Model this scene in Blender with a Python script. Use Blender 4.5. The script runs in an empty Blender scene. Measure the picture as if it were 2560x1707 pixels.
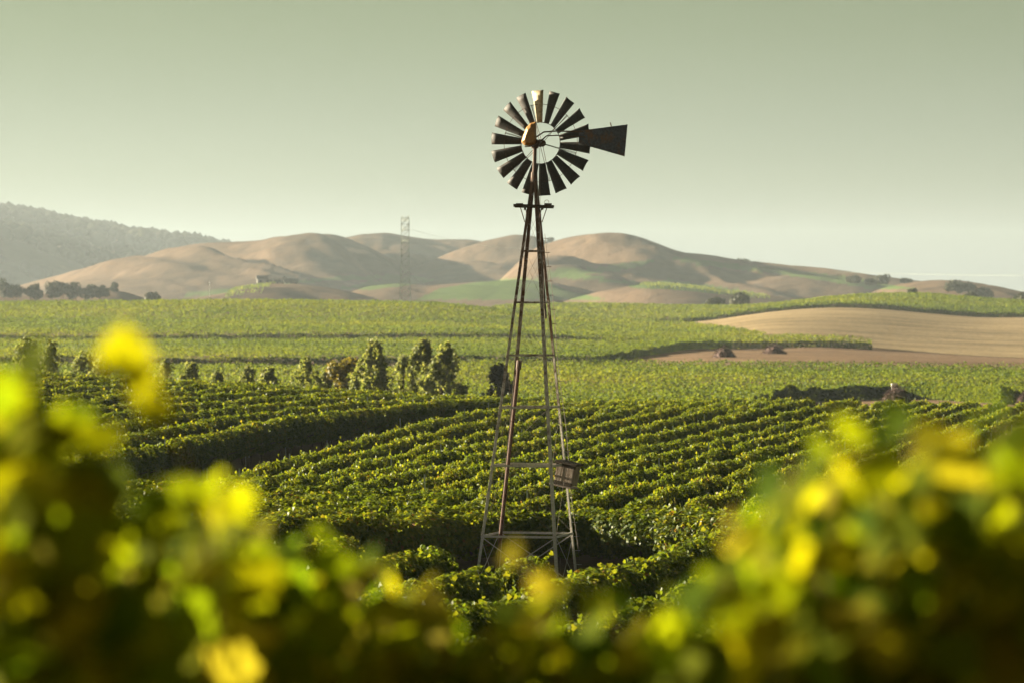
import bpy, math, random
import numpy as np
from mathutils import Vector, Matrix

random.seed(7)
rng = np.random.default_rng(7)
scene = bpy.context.scene
col = scene.collection
R = math.radians

# ------------------------------------------------------------------ camera
FPX, HOR, CAMZ = 9600.0, 800.0, 6.3            # focal length in photo pixels, horizon row, eye height
cam_d = bpy.data.cameras.new('camera')
cam_d.sensor_width = 36.0
cam_d.lens = FPX / 2560 * 36.0
cam_d.clip_start = 0.1
cam_d.clip_end = 30000
cam_d.dof.use_dof = True
cam_d.dof.focus_distance = 90.0
cam_d.dof.aperture_fstop = 2.6
cam_d.dof.aperture_blades = 9
cam = bpy.data.objects.new('camera', cam_d)
col.objects.link(cam)
cam.location = (0, 0, CAMZ)
cam.rotation_euler = (math.pi / 2 - math.atan((853.5 - HOR) / FPX), 0, 0)
scene.camera = cam

# ------------------------------------------------------------------ sun, sky, exposure
SUN_AZ, SUN_EL = R(68), R(11.5)                # azimuth: left of the view direction
sunv = Vector((-math.sin(SUN_AZ) * math.cos(SUN_EL), math.cos(SUN_AZ) * math.cos(SUN_EL), math.sin(SUN_EL)))
sun_d = bpy.data.lights.new('sun', 'SUN')
sun_d.energy = 5.0
sun_d.angle = R(0.55)
sun_d.color = (1.0, 0.86, 0.62)
sun = bpy.data.objects.new('sun', sun_d)
col.objects.link(sun)
sun.rotation_euler = sunv.to_track_quat('Z', 'Y').to_euler()

world = bpy.data.worlds.new('World')
scene.world = world
world.use_nodes = True
wn, wl = world.node_tree.nodes, world.node_tree.links
wn.clear()
w_out = wn.new('ShaderNodeOutputWorld')
w_bg = wn.new('ShaderNodeBackground')
w_bg.inputs['Strength'].default_value = 0.05
sky = wn.new('ShaderNodeTexSky')
sky.sky_type = 'NISHITA'
sky.sun_disc = False
sky.sun_elevation = SUN_EL
sky.sun_rotation = -SUN_AZ
sky.altitude = 50
sky.air_density = 1.0
sky.dust_density = 1.2
sky.ozone_density = 1.0
w_hsv = wn.new('ShaderNodeHueSaturation')
w_hsv.inputs['Saturation'].default_value = 0.35
w_mul = wn.new('ShaderNodeMix')
w_mul.data_type = 'RGBA'
w_mul.blend_type = 'MULTIPLY'
w_mul.inputs['Factor'].default_value = 1.0
w_tc = wn.new('ShaderNodeTexCoord')
w_sep = wn.new('ShaderNodeSeparateXYZ')
w_ramp = wn.new('ShaderNodeValToRGB')          # evening sky: pale at the horizon, sage green and darker upwards
cr = w_ramp.color_ramp
cr.interpolation = 'EASE'
cr.elements[0].position = 0.0
cr.elements[0].color = (0.305, 0.375, 0.435, 1)
cr.elements[1].position = 1.0
cr.elements[1].color = (0.045, 0.055, 0.05, 1)
for p, c in ((0.04, (0.278, 0.328, 0.256)), (0.085, (0.222, 0.266, 0.157)), (0.25, (0.13, 0.157, 0.105)), (0.5, (0.065, 0.08, 0.065))):
    e = cr.elements.new(p)
    e.color = (*c, 1)
wl.new(w_tc.outputs['Generated'], w_sep.inputs[0])
wl.new(w_sep.outputs['Z'], w_ramp.inputs['Fac'])
wl.new(sky.outputs['Color'], w_hsv.inputs['Color'])
wl.new(w_hsv.outputs['Color'], w_mul.inputs['A'])
wl.new(w_ramp.outputs['Color'], w_mul.inputs['B'])
wl.new(w_mul.outputs['Result'], w_bg.inputs['Color'])
wl.new(w_bg.outputs[0], w_out.inputs['Surface'])

vs = scene.view_settings
vs.view_transform = 'Standard'
vs.look = 'None'
vs.exposure = 2.35
vs.gamma = 1.0
vs.use_curve_mapping = False
cy = scene.cycles
cy.use_denoising = True
cy.max_bounces = 6
cy.diffuse_bounces = 2
cy.glossy_bounces = 2
cy.transmission_bounces = 3
cy.transparent_max_bounces = 4
cy.volume_bounces = 1
cy.sample_clamp_indirect = 4.0
cy.caustics_reflective = False
cy.caustics_refractive = False

# ------------------------------------------------------------------ helpers
def at(u, v, d):
    return Vector(((u - 1280) / FPX * d, d, CAMZ - (v - HOR) * d / FPX))

def U(x, d):
    return 1280 + FPX * x / d

def hash2(ix, iy, seed):
    h = (ix * 374761393 + iy * 668265263 + seed * 974711) & 0x7fffffff
    h = ((h ^ (h >> 13)) * 1274126177) & 0x7fffffff
    return ((h ^ (h >> 16)) & 0xffff) / 65535.0

def vnoise(x, y, seed=0):
    x = np.asarray(x, float); y = np.asarray(y, float)
    ix = np.floor(x).astype(np.int64); iy = np.floor(y).astype(np.int64)
    fx = x - ix; fy = y - iy
    fx = fx * fx * (3 - 2 * fx); fy = fy * fy * (3 - 2 * fy)
    a = hash2(ix, iy, seed); b = hash2(ix + 1, iy, seed); c = hash2(ix, iy + 1, seed); d = hash2(ix + 1, iy + 1, seed)
    return (a * (1 - fx) + b * fx) * (1 - fy) + (c * (1 - fx) + d * fx) * fy

def fbm(x, y, seed=0, octs=4):
    s = 0; a = 0.5
    for o in range(octs):
        s = s + a * (vnoise(x, y, seed + o * 17) - 0.5)
        x = np.asarray(x) * 2.03; y = np.asarray(y) * 2.03; a *= 0.5
    return s

def sstep(a, b, x):
    t = np.clip((np.asarray(x, float) - a) / (b - a), 0, 1)
    return t * t * (3 - 2 * t)

def mesh_np(name, V, F, mat=None, rnd=None, smooth=False, extra=None):
    V = np.asarray(V, np.float32).reshape(-1, 3)
    F = np.asarray(F, np.int32)
    n, k = F.shape
    me = bpy.data.meshes.new(name)
    me.vertices.add(len(V)); me.vertices.foreach_set('co', V.ravel())
    me.loops.add(n * k); me.loops.foreach_set('vertex_index', F.ravel())
    me.polygons.add(n)
    me.polygons.foreach_set('loop_start', np.arange(0, n * k, k, dtype=np.int32))
    me.polygons.foreach_set('loop_total', np.full(n, k, dtype=np.int32))
    if smooth:
        me.polygons.foreach_set('use_smooth', np.ones(n, dtype=bool))
    if rnd is not None:
        a = me.attributes.new('rnd', 'FLOAT', 'FACE'); a.data.foreach_set('value', np.asarray(rnd, np.float32))
    for nm, arr in (extra or {}).items():
        a = me.attributes.new(nm, 'FLOAT', 'POINT'); a.data.foreach_set('value', np.asarray(arr, np.float32))
    me.update(calc_edges=True)
    if mat is not None:
        me.materials.append(mat)
    return me

def link(name, data, parent=None, loc=None, rot=None):
    o = bpy.data.objects.new(name, data)
    col.objects.link(o)
    if parent is not None:
        o.parent = parent
    if loc is not None:
        o.location = loc
    if rot is not None:
        o.rotation_euler = rot
    return o

def tag(o, label=None, cat=None, group=None, kind=None):
    if label: o['label'] = label
    if cat: o['category'] = cat
    if group: o['group'] = group
    if kind: o['kind'] = kind
    return o

def thing(name, loc, label, cat, group=None):
    return tag(link(name, None, None, loc), label, cat, group)

class MB:
    """collects simple solids, built as one mesh object"""
    def __init__(self):
        self.v, self.f = [], []
    def add(self, vs_, fs_):
        o = len(self.v)
        self.v += [tuple(p) for p in vs_]
        self.f += [tuple(i + o for i in f) for f in fs_]
        return self
    def box(self, c, s, M=None):
        vs_ = []
        for dx in (-.5, .5):
            for dy in (-.5, .5):
                for dz in (-.5, .5):
                    p = Vector((dx * s[0], dy * s[1], dz * s[2]))
                    if M is not None: p = M @ p
                    vs_.append(p + Vector(c))
        return self.add(vs_, [(0, 1, 3, 2), (4, 6, 7, 5), (0, 4, 5, 1), (2, 3, 7, 6), (0, 2, 6, 4), (1, 5, 7, 3)])
    def tube(self, p0, p1, r0, r1=None, n=8):
        p0, p1 = Vector(p0), Vector(p1)
        r1 = r0 if r1 is None else r1
        z = (p1 - p0).normalized()
        x = z.orthogonal().normalized(); y = z.cross(x)
        vs_ = []
        for p, r in ((p0, r0), (p1, r1)):
            for i in range(n):
                a = 2 * math.pi * i / n
                vs_.append(p + (x * math.cos(a) + y * math.sin(a)) * r)
        fs_ = [(i, (i + 1) % n, n + (i + 1) % n, n + i) for i in range(n)]
        fs_ += [tuple(reversed(range(n))), tuple(range(n, 2 * n))]
        return self.add(vs_, fs_)
    def path(self, pts, rs, n=6):
        for a, b, ra, rb in zip(pts[:-1], pts[1:], rs[:-1], rs[1:]):
            self.tube(a, b, ra, rb, n)
        return self
    def bar(self, p0, p1, w, h, up=Vector((0, 0, 1))):
        """rectangular bar between two points, w across, h along up"""
        p0, p1 = Vector(p0), Vector(p1)
        z = (p1 - p0).normalized()
        x = z.cross(up)
        if x.length < 1e-5: x = z.orthogonal()
        x.normalize(); y = z.cross(x)
        vs_ = []
        for p in (p0, p1):
            for sx, sy in ((-1, -1), (1, -1), (1, 1), (-1, 1)):
                vs_.append(p + x * sx * w / 2 + y * sy * h / 2)
        return self.add(vs_, [(0, 1, 5, 4), (1, 2, 6, 5), (2, 3, 7, 6), (3, 0, 4, 7), (3, 2, 1, 0), (4, 5, 6, 7)])
    def build(self, name, mat, parent=None, loc=None, rot=None, smooth=False, bevel=0):
        me = bpy.data.meshes.new(name)
        me.from_pydata(self.v, [], self.f)
        me.materials.append(mat)
        if smooth:
            for p in me.polygons: p.use_smooth = True
        me.update()
        o = link(name, me, parent, loc, rot)
        if bevel:
            m = o.modifiers.new('bevel', 'BEVEL'); m.width = bevel; m.segments = 2; m.limit_method = 'ANGLE'
        return o

# ------------------------------------------------------------------ materials
def newmat(name):
    m = bpy.data.materials.new(name); m.use_nodes = True
    nt = m.node_tree
    for n in list(nt.nodes): nt.nodes.remove(n)
    out = nt.nodes.new('ShaderNodeOutputMaterial')
    return m, nt.nodes, nt.links, out

def ramp(N, stops, interp='LINEAR'):
    r = N.new('ShaderNodeValToRGB'); c = r.color_ramp; c.interpolation = interp
    c.elements[0].position, c.elements[0].color = stops[0][0], (*stops[0][1], 1)
    c.elements[1].position, c.elements[1].color = stops[-1][0], (*stops[-1][1], 1)
    for p, q in stops[1:-1]:
        e = c.elements.new(p); e.color = (*q, 1)
    return r

def leaf_mat(name, stops, tstops, trans=0.45, rough=0.42, spec=0.45, objrnd=0.0):
    """thin leaf: reflecting face with a sheen plus light let through from behind"""
    m, N, L, out = newmat(name)
    at_ = N.new('ShaderNodeAttribute'); at_.attribute_name = 'rnd'
    src = at_.outputs['Fac']
    if objrnd:
        oi = N.new('ShaderNodeObjectInfo')
        ma = N.new('ShaderNodeMath'); ma.operation = 'MULTIPLY_ADD'; ma.use_clamp = True
        ma.inputs[1].default_value = objrnd
        sb = N.new('ShaderNodeMath'); sb.operation = 'SUBTRACT'; sb.inputs[1].default_value = objrnd * 0.5
        L.new(src, sb.inputs[0])
        L.new(oi.outputs['Random'], ma.inputs[0]); L.new(sb.outputs[0], ma.inputs[2])
        src = ma.outputs[0]
    r1 = ramp(N, stops); r2 = ramp(N, tstops)
    L.new(src, r1.inputs['Fac']); L.new(src, r2.inputs['Fac'])
    p = N.new('ShaderNodeBsdfPrincipled')
    p.inputs['Roughness'].default_value = rough
    p.inputs['Specular IOR Level'].default_value = spec
    L.new(r1.outputs['Color'], p.inputs['Base Color'])
    t = N.new('ShaderNodeBsdfTranslucent')
    L.new(r2.outputs['Color'], t.inputs['Color'])
    mx = N.new('ShaderNodeMixShader'); mx.inputs['Fac'].default_value = trans
    L.new(p.outputs[0], mx.inputs[1]); L.new(t.outputs[0], mx.inputs[2]); L.new(mx.outputs[0], out.inputs['Surface'])
    return m

def rough_mat(name, stops, scale=4.0, rough=0.85, metallic=0.0, detail=6.0, bump=0.0, stretch=(1, 1, 1), spec=0.3, bump_dist=0.02):
    m, N, L, out = newmat(name)
    tc = N.new('ShaderNodeTexCoord'); mp = N.new('ShaderNodeMapping')
    mp.inputs['Scale'].default_value = stretch
    nz = N.new('ShaderNodeTexNoise'); nz.inputs['Scale'].default_value = scale; nz.inputs['Detail'].default_value = detail
    nz.inputs['Roughness'].default_value = 0.65
    L.new(tc.outputs['Object'], mp.inputs['Vector']); L.new(mp.outputs[0], nz.inputs['Vector'])
    r = ramp(N, stops); L.new(nz.outputs['Fac'], r.inputs['Fac'])
    p = N.new('ShaderNodeBsdfPrincipled')
    p.inputs['Roughness'].default_value = rough; p.inputs['Metallic'].default_value = metallic
    p.inputs['Specular IOR Level'].default_value = spec
    L.new(r.outputs['Color'], p.inputs['Base Color'])
    if bump:
        b = N.new('ShaderNodeBump'); b.inputs['Strength'].default_value = bump; b.inputs['Distance'].default_value = bump_dist
        L.new(nz.outputs['Fac'], b.inputs['Height']); L.new(b.outputs[0], p.inputs['Normal'])
    L.new(p.outputs[0], out.inputs['Surface'])
    return m

VINE = leaf_mat('vine_leaf',
                [(0, (0.032, 0.060, 0.006)), (0.5, (0.070, 0.104, 0.010)), (0.85, (0.12, 0.138, 0.014)), (0.95, (0.17, 0.13, 0.015)), (1, (0.16, 0.075, 0.02))],
                [(0, (0.13, 0.20, 0.008)), (0.5, (0.26, 0.31, 0.010)), (0.85, (0.42, 0.40, 0.015)), (1, (0.40, 0.22, 0.02))], trans=0.36, rough=0.5, spec=0.2, objrnd=0.30)
FARVINE = leaf_mat('far_vine_leaf',
                   [(0, (0.030, 0.058, 0.008)), (0.5, (0.064, 0.108, 0.013)), (1, (0.125, 0.155, 0.018))],
                   [(0, (0.12, 0.18, 0.012)), (0.5, (0.22, 0.275, 0.015)), (1, (0.34, 0.34, 0.018))], trans=0.40, rough=0.6, spec=0.15)
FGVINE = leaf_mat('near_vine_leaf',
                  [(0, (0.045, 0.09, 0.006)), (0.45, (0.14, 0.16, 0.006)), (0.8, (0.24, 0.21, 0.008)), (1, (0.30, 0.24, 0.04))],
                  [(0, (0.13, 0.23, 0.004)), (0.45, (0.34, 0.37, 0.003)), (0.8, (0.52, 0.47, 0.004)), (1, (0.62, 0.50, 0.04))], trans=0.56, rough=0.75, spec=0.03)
POPLAR = leaf_mat('poplar_leaf',
                  [(0, (0.075, 0.105, 0.020)), (0.5, (0.15, 0.18, 0.042)), (1, (0.26, 0.26, 0.095))],
                  [(0, (0.18, 0.23, 0.03)), (1, (0.42, 0.42, 0.09))], trans=0.42, rough=0.55, spec=0.12)
GOLD = leaf_mat('golden_leaf',
                [(0, (0.05, 0.062, 0.008)), (0.5, (0.12, 0.118, 0.014)), (1, (0.23, 0.19, 0.025))],
                [(0, (0.16, 0.15, 0.01)), (1, (0.42, 0.32, 0.03))], trans=0.35)
DARKLEAF = leaf_mat('dark_oak_leaf',
                    [(0, (0.020, 0.026, 0.012)), (0.6, (0.040, 0.046, 0.020)), (1, (0.07, 0.068, 0.03))],
                    [(0, (0.03, 0.04, 0.01)), (1, (0.07, 0.07, 0.02))], trans=0.2, rough=0.6, spec=0.2)
WOODLAND = leaf_mat('woodland_leaf',
                    [(0, (0.010, 0.013, 0.008)), (0.6, (0.020, 0.024, 0.013)), (1, (0.04, 0.042, 0.02))],
                    [(0, (0.03, 0.04, 0.01)), (1, (0.07, 0.07, 0.02))], trans=0.15, rough=0.7, spec=0.1)
BARK = rough_mat('bark', [(0.3, (0.05, 0.035, 0.022)), (0.7, (0.16, 0.12, 0.085))], 9, bump=0.5, stretch=(1, 1, 0.3))
CANE = rough_mat('cane', [(0.3, (0.13, 0.07, 0.025)), (0.7, (0.25, 0.16, 0.05))], 14)
BRUSH = rough_mat('brush_twig', [(0.3, (0.05, 0.028, 0.025)), (0.7, (0.13, 0.075, 0.06))], 6)
STEEL = rough_mat('stake_steel', [(0.3, (0.30, 0.31, 0.33)), (0.7, (0.55, 0.56, 0.58))], 20, rough=0.4, metallic=0.6)

# ------------------------------------------------------------------ the lie of the land
TU = np.array([-400, 0, 640, 1100, 1280, 1500, 1745, 1920, 2047, 2174, 2320, 2470, 2560, 2960], float)
A_ = lambda *v: list(v)
# image row of the vine tops (positive) or of bare ground (negative) for each viewing direction, by distance
TT = [
    (330, A_(985, 985, 985, 992, 1000, 1000, 1000, 1000, 1000, 1000, 1002, 1004, 1005, 1005)),
    (385, A_(955, 955, 955, 960, 970, 970, 970, -1010, -1005, -1003, -1003, -1007, -1012, -1012)),
    (418, A_(933, 933, 933, 940, 951, 951, 951, -1003, -1000, -998, -998, -1002, -1006, -1006)),
    (430, A_(925, 925, 925, 933, 945, 945, 945, 947, 950, 952, 952, 950, 950, 950)),
    (530, A_(896, 896, 896, 896, 896, 898, 899, 902, 904, 906, 909, 912, 914, 918)),
    (550, A_(-907, -907, -907, -907, -907, -912, -905, -904, -905, -906, -909, -912, -914, -920)),
    (600, A_(869, 873, 873, 873, 873, 878, -893, -893, -895, -897, -901, -904, -906, -912)),
    (735, A_(846, 846, 846, 846, 846, 853, -867, -873, -880, -885, -891, -896, -898, -905)),
    (756, A_(-849, -849, -849, -849, -849, -857, 852, 858, -868, -877, -884, -890, -892, -900)),
    (800, A_(822, 822, 820, 822, 826, 836, 840, 839, -850, -866, -874, -882, -885, -893)),
    (900, A_(800, 800, 795, 800, 812, 824, 824, -820, -826, -835, -846, -853, -855, -865)),
    (1000, A_(765, 765, 757, 763, 785, 803, 813, -800, -797, -800, -812, -820, -822, -830)),
    (1060, A_(752, 752, 747, 753, 775, 795, -814, -788, -782, -784, -797, -808, -808, -815)),
    (1150, A_(764, 762, 760, 766, 780, 800, -808, -781, -769, -771, -785, -798, -794, -798)),
    (1300, A_(785, 785, 785, 785, 758, 758, 765, 760, 742, 731, 728, 744, 748, 760)),
    (1360, A_(790, 790, 790, 790, 757, 757, 763, 766, 752, 742, 742, 755, 758, 768)),
]
near = [(-60, 5.2), (0, 4.5), (8, 4.2), (16, 3.3), (28, 1.9), (42, 0.5), (58, 0.0), (140, 0.0)]
DD = np.concatenate([np.arange(-60, 400, 4.0), np.arange(400, 1640, 10.0)])
UU = np.arange(-600, 3170, 20.0)
rows_d, rows_z = [], []
for d_, z_ in near:
    rows_d.append(d_); rows_z.append(np.full(len(UU), z_))
rows_d.append(215); rows_z.append(np.interp(UU, [-400, 0, 640, 1000, 1280, 1920, 2560], [1.9, 1.5, 0.7, 0.25, 0.05, 0.15, -0.1]))
rows_d.append(235); rows_z.append(np.interp(UU, [-400, 0, 640, 1000, 1280, 1920, 2560], [1.7, 1.4, 0.55, 0.0, -0.4, -0.3, -0.6]))
rows_d.append(275); rows_z.append(np.full(len(UU), -2.6))
for d_, vv in TT:
    vv = np.array(vv, float)
    z_ = CAMZ - (np.abs(vv) - HOR) * d_ / FPX - np.where(vv > 0, 1.8, 0.0)
    rows_d.append(d_); rows_z.append(np.interp(UU, TU, z_))
rows_d.append(1460); rows_z.append(np.full(len(UU), 1.0))
rows_d.append(1600); rows_z.append(np.full(len(UU), -4.0))
RZ = np.array(rows_z)
ZG = np.stack([np.interp(DD, rows_d, RZ[:, j]) for j in range(len(UU))], 1)
def blur(a, k, axis):
    for _ in range(3):
        p = [(0, 0), (0, 0)]; p[axis] = (k, k)
        b = np.pad(a, p, mode='edge')
        a = sum(np.take(b, range(i, i + a.shape[axis]), axis) for i in range(2 * k + 1)) / (2 * k + 1)
    return a
ZG = blur(ZG, 2, 1)
ZG = blur(ZG, 1, 0)
_du, _dd = np.meshgrid(UU, DD)
ZG = ZG + 1.1 * fbm((_du - 1280) / FPX * _dd / 130, _dd / 46, 5, 3) * sstep(320, 420, _dd) * (1 - sstep(1000, 1100, _dd))

def G(x, y):
    x = np.asarray(x, float); y = np.asarray(y, float)
    d = np.clip(y, DD[0], DD[-1] - 1e-3)
    u = np.clip(1280 + FPX * x / np.maximum(d, 60.0), UU[0], UU[-1] - 1e-3)
    fi = np.interp(d, DD, np.arange(len(DD))); i = np.clip(np.floor(fi).astype(int), 0, len(DD) - 2); fi = fi - i
    fj = (u - UU[0]) / 20.0; j = np.clip(np.floor(fj).astype(int), 0, len(UU) - 2); fj = fj - j
    z = (ZG[i, j] * (1 - fj) + ZG[i, j + 1] * fj) * (1 - fi) + (ZG[i + 1, j] * (1 - fj) + ZG[i + 1, j + 1] * fj) * fi
    return z
def g1(x, y): return float(G(x, y))

def grid_faces(nr, nc):
    i = np.arange(nr - 1)[:, None] * nc + np.arange(nc - 1)[None, :]
    return np.stack([i, i + 1, i + nc + 1, i + nc], -1).reshape(-1, 4)

# ground sheet
def soil_mat():
    m, N, L, out = newmat('soil')
    geo = N.new('ShaderNodeNewGeometry')
    n1 = N.new('ShaderNodeTexNoise'); n1.inputs['Scale'].default_value = 0.09; n1.inputs['Detail'].default_value = 8
    n2 = N.new('ShaderNodeTexNoise'); n2.inputs['Scale'].default_value = 2.2; n2.inputs['Detail'].default_value = 8
    for n in (n1, n2): L.new(geo.outputs['Position'], n.inputs['Vector'])
    r1 = ramp(N, [(0.35, (0.13, 0.080, 0.052)), (0.65, (0.23, 0.155, 0.10))]); L.new(n1.outputs['Fac'], r1.inputs['Fac'])
    r2 = ramp(N, [(0.3, (0.62, 0.6, 0.56)), (0.7, (1.1, 1.06, 1.0))]); L.new(n2.outputs['Fac'], r2.inputs['Fac'])
    mx = N.new('ShaderNodeMix'); mx.data_type = 'RGBA'; mx.blend_type = 'MULTIPLY'; mx.inputs['Factor'].default_value = 1
    L.new(r1.outputs['Color'], mx.inputs['A']); L.new(r2.outputs['Color'], mx.inputs['B'])
    p = N.new('ShaderNodeBsdfPrincipled'); p.inputs['Roughness'].default_value = 0.95; p.inputs['Specular IOR Level'].default_value = 0.1
    L.new(mx.outputs['Result'], p.inputs['Base Color'])
    b = N.new('ShaderNodeBump'); b.inputs['Strength'].default_value = 0.8; b.inputs['Distance'].default_value = 0.08
    L.new(n2.outputs['Fac'], b.inputs['Height']); L.new(b.outputs[0], p.inputs['Normal'])
    L.new(p.outputs[0], out.inputs['Surface'])
    return m
SOIL = soil_mat()
gd = np.concatenate([np.arange(-60, 300, 4.0), np.arange(300, 1640, 10.0), [1700, 2000, 2600, 3500, 5000, 7000, 7900]])
gu = np.concatenate([np.linspace(-9000, -600, 15), np.arange(-560, 3130, 40.0), np.linspace(3160, 11600, 15)])
GU, GD = np.meshgrid(gu, gd)
GX = (GU - 1280) / FPX * (np.maximum(GD, -60) + 150)
GZ = G(GX, GD)
link('ground', mesh_np('ground', np.stack([GX, GD, GZ], -1), grid_faces(len(gd), len(gu)), SOIL, smooth=True))['kind'] = 'structure'

def sheet(name, poly, mat, nu=60, nd=40, lift=0.12):
    """draped strip: poly = function s in 0..1 -> (u, d_near, d_far)"""
    P = []
    for s in np.linspace(0, 1, nu):
        u, d0, d1 = poly(s)
        dd = np.linspace(d0, d1, nd)
        x = (u - 1280) / FPX * dd
        P.append(np.stack([x, dd, G(x, dd) + lift], -1))
    P = np.array(P)
    o = link(name, mesh_np(name, P.reshape(-1, 3), grid_faces(nu, nd)[:, ::-1], mat, smooth=True))
    o['kind'] = 'structure'
    return o

def drygrass_mat(name, a, b, stripe=0.35, scale=0.55):
    m, N, L, out = newmat(name)
    geo = N.new('ShaderNodeNewGeometry')
    mp = N.new('ShaderNodeMapping'); mp.inputs['Scale'].default_value = (0.05, 1, 1)
    L.new(geo.outputs['Position'], mp.inputs['Vector'])
    n0 = N.new('ShaderNodeTexNoise'); n0.inputs['Scale'].default_value = 0.16; n0.inputs['Detail'].default_value = 3
    L.new(mp.outputs[0], n0.inputs['Vector'])
    n1 = N.new('ShaderNodeTexNoise'); n1.inputs['Scale'].default_value = 0.025; n1.inputs['Detail'].default_value = 9; n1.inputs['Roughness'].default_value = 0.7
    L.new(geo.outputs['Position'], n1.inputs['Vector'])
    n2 = N.new('ShaderNodeTexNoise'); n2.inputs['Scale'].default_value = 0.8; n2.inputs['Detail'].default_value = 5
    L.new(geo.outputs['Position'], n2.inputs['Vector'])
    r = ramp(N, [(0.35, a), (0.65, b)]); L.new(n1.outputs['Fac'], r.inputs['Fac'])
    s = ramp(N, [(0.40, (1 - stripe, 1 - stripe, 1 - stripe * 1.1)), (0.56, (1, 1, 1))]); L.new(n0.outputs['Fac'], s.inputs['Fac'])
    s2 = ramp(N, [(0.3, (0.7, 0.7, 0.68)), (0.6, (1.05, 1.05, 1.05))]); L.new(n2.outputs['Fac'], s2.inputs['Fac'])
    m1 = N.new('ShaderNodeMix'); m1.data_type = 'RGBA'; m1.blend_type = 'MULTIPLY'; m1.inputs['Factor'].default_value = 1
    m2 = N.new('ShaderNodeMix'); m2.data_type = 'RGBA'; m2.blend_type = 'MULTIPLY'; m2.inputs['Factor'].default_value = 1
    L.new(r.outputs['Color'], m1.inputs['A']); L.new(s.outputs['Color'], m1.inputs['B'])
    L.new(m1.outputs['Result'], m2.inputs['A']); L.new(s2.outputs['Color'], m2.inputs['B'])
    p = N.new('ShaderNodeBsdfPrincipled'); p.inputs['Roughness'].default_value = 0.95; p.inputs['Specular IOR Level'].default_value = 0.08
    L.new(m2.outputs['Result'], p.inputs['Base Color'])
    bp = N.new('ShaderNodeBump'); bp.inputs['Strength'].default_value = 0.7; bp.inputs['Distance'].default_value = 0.3
    L.new(n2.outputs['Fac'], bp.inputs['Height']); L.new(bp.outputs[0], p.inputs['Normal'])
    L.new(p.outputs[0], out.inputs['Surface'])
    return m
HAY = drygrass_mat('mown_hay', (0.26, 0.195, 0.105), (0.46, 0.345, 0.195), stripe=0.24)
TRACKM = drygrass_mat('dry_track', (0.20, 0.125, 0.075), (0.32, 0.21, 0.125), stripe=0.3)
def lerp(a, b, t): return a + (b - a) * t
# stubble field on the slope beyond the windmill
sheet('stubble_field', lambda s: (lerp(1735, 3000, s), float(np.interp(lerp(1735, 3000, s), [1735, 1800, 1920, 2174, 2560, 3000], [1010, 900, 812, 770, 735, 735])), 1149), HAY, 80, 70, 0.10)
sheet('farm_track', lambda s: (lerp(1480, 3000, s), float(np.interp(lerp(1480, 3000, s), [1480, 1820, 3000], [546, 540, 536])), float(np.interp(lerp(1480, 3000, s), [1480, 1560, 1700, 1830, 2174, 2560, 3000], [552, 602, 682, 745, 765, 730, 730]))), TRACKM, 80, 30, 0.09)

sheet('hollow_track', lambda s: (lerp(2040, 2560, s), 366, float(np.interp(lerp(2040, 2560, s), [2040, 2100, 2230, 2330, 2420, 2500, 2560], [402, 410, 417, 411, 399, 385, 380]))), TRACKM, 40, 16, 0.08)

# ------------------------------------------------------------------ leaf scatter
LEAF_Q = (np.array([(0, -.5, 0), (.5, .02, .13), (0, .55, -.06), (-.5, .02, .13)]), np.array([(0, 1, 2), (0, 2, 3)]))
LEAF_P = (np.array([(0, -.32, 0), (.34, -.5, -.05), (.55, -.02, .10), (.30, .30, .04), (0, .60, -.10), (-.30, .30, .04), (-.55, -.02, .10), (-.34, -.5, -.05), (0, .05, .0)]),
          np.array([(8, 0, 1), (8, 1, 2), (8, 2, 3), (8, 3, 4), (8, 4, 5), (8, 5, 6), (8, 6, 7), (8, 7, 0)]))

def scatter(tmpl, pos, nrm, size, rg, spin=None):
    T, F = tmpl
    n = len(pos)
    nrm = nrm / np.linalg.norm(nrm, axis=1, keepdims=True)
    ref = rg.normal(size=(n, 3))
    t = np.cross(nrm, ref); t /= np.linalg.norm(t, axis=1, keepdims=True)
    b = np.cross(nrm, t)
    size = np.broadcast_to(size, (n,))
    V = pos[:, None, :] + size[:, None, None] * (T[None, :, 0:1] * t[:, None, :] + T[None, :, 1:2] * b[:, None, :] + T[None, :, 2:3] * nrm[:, None, :])
    FF = (F[None] + (np.arange(n) * len(T))[:, None, None]).reshape(-1, 3)
    return V.reshape(-1, 3), FF, len(F)

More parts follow.
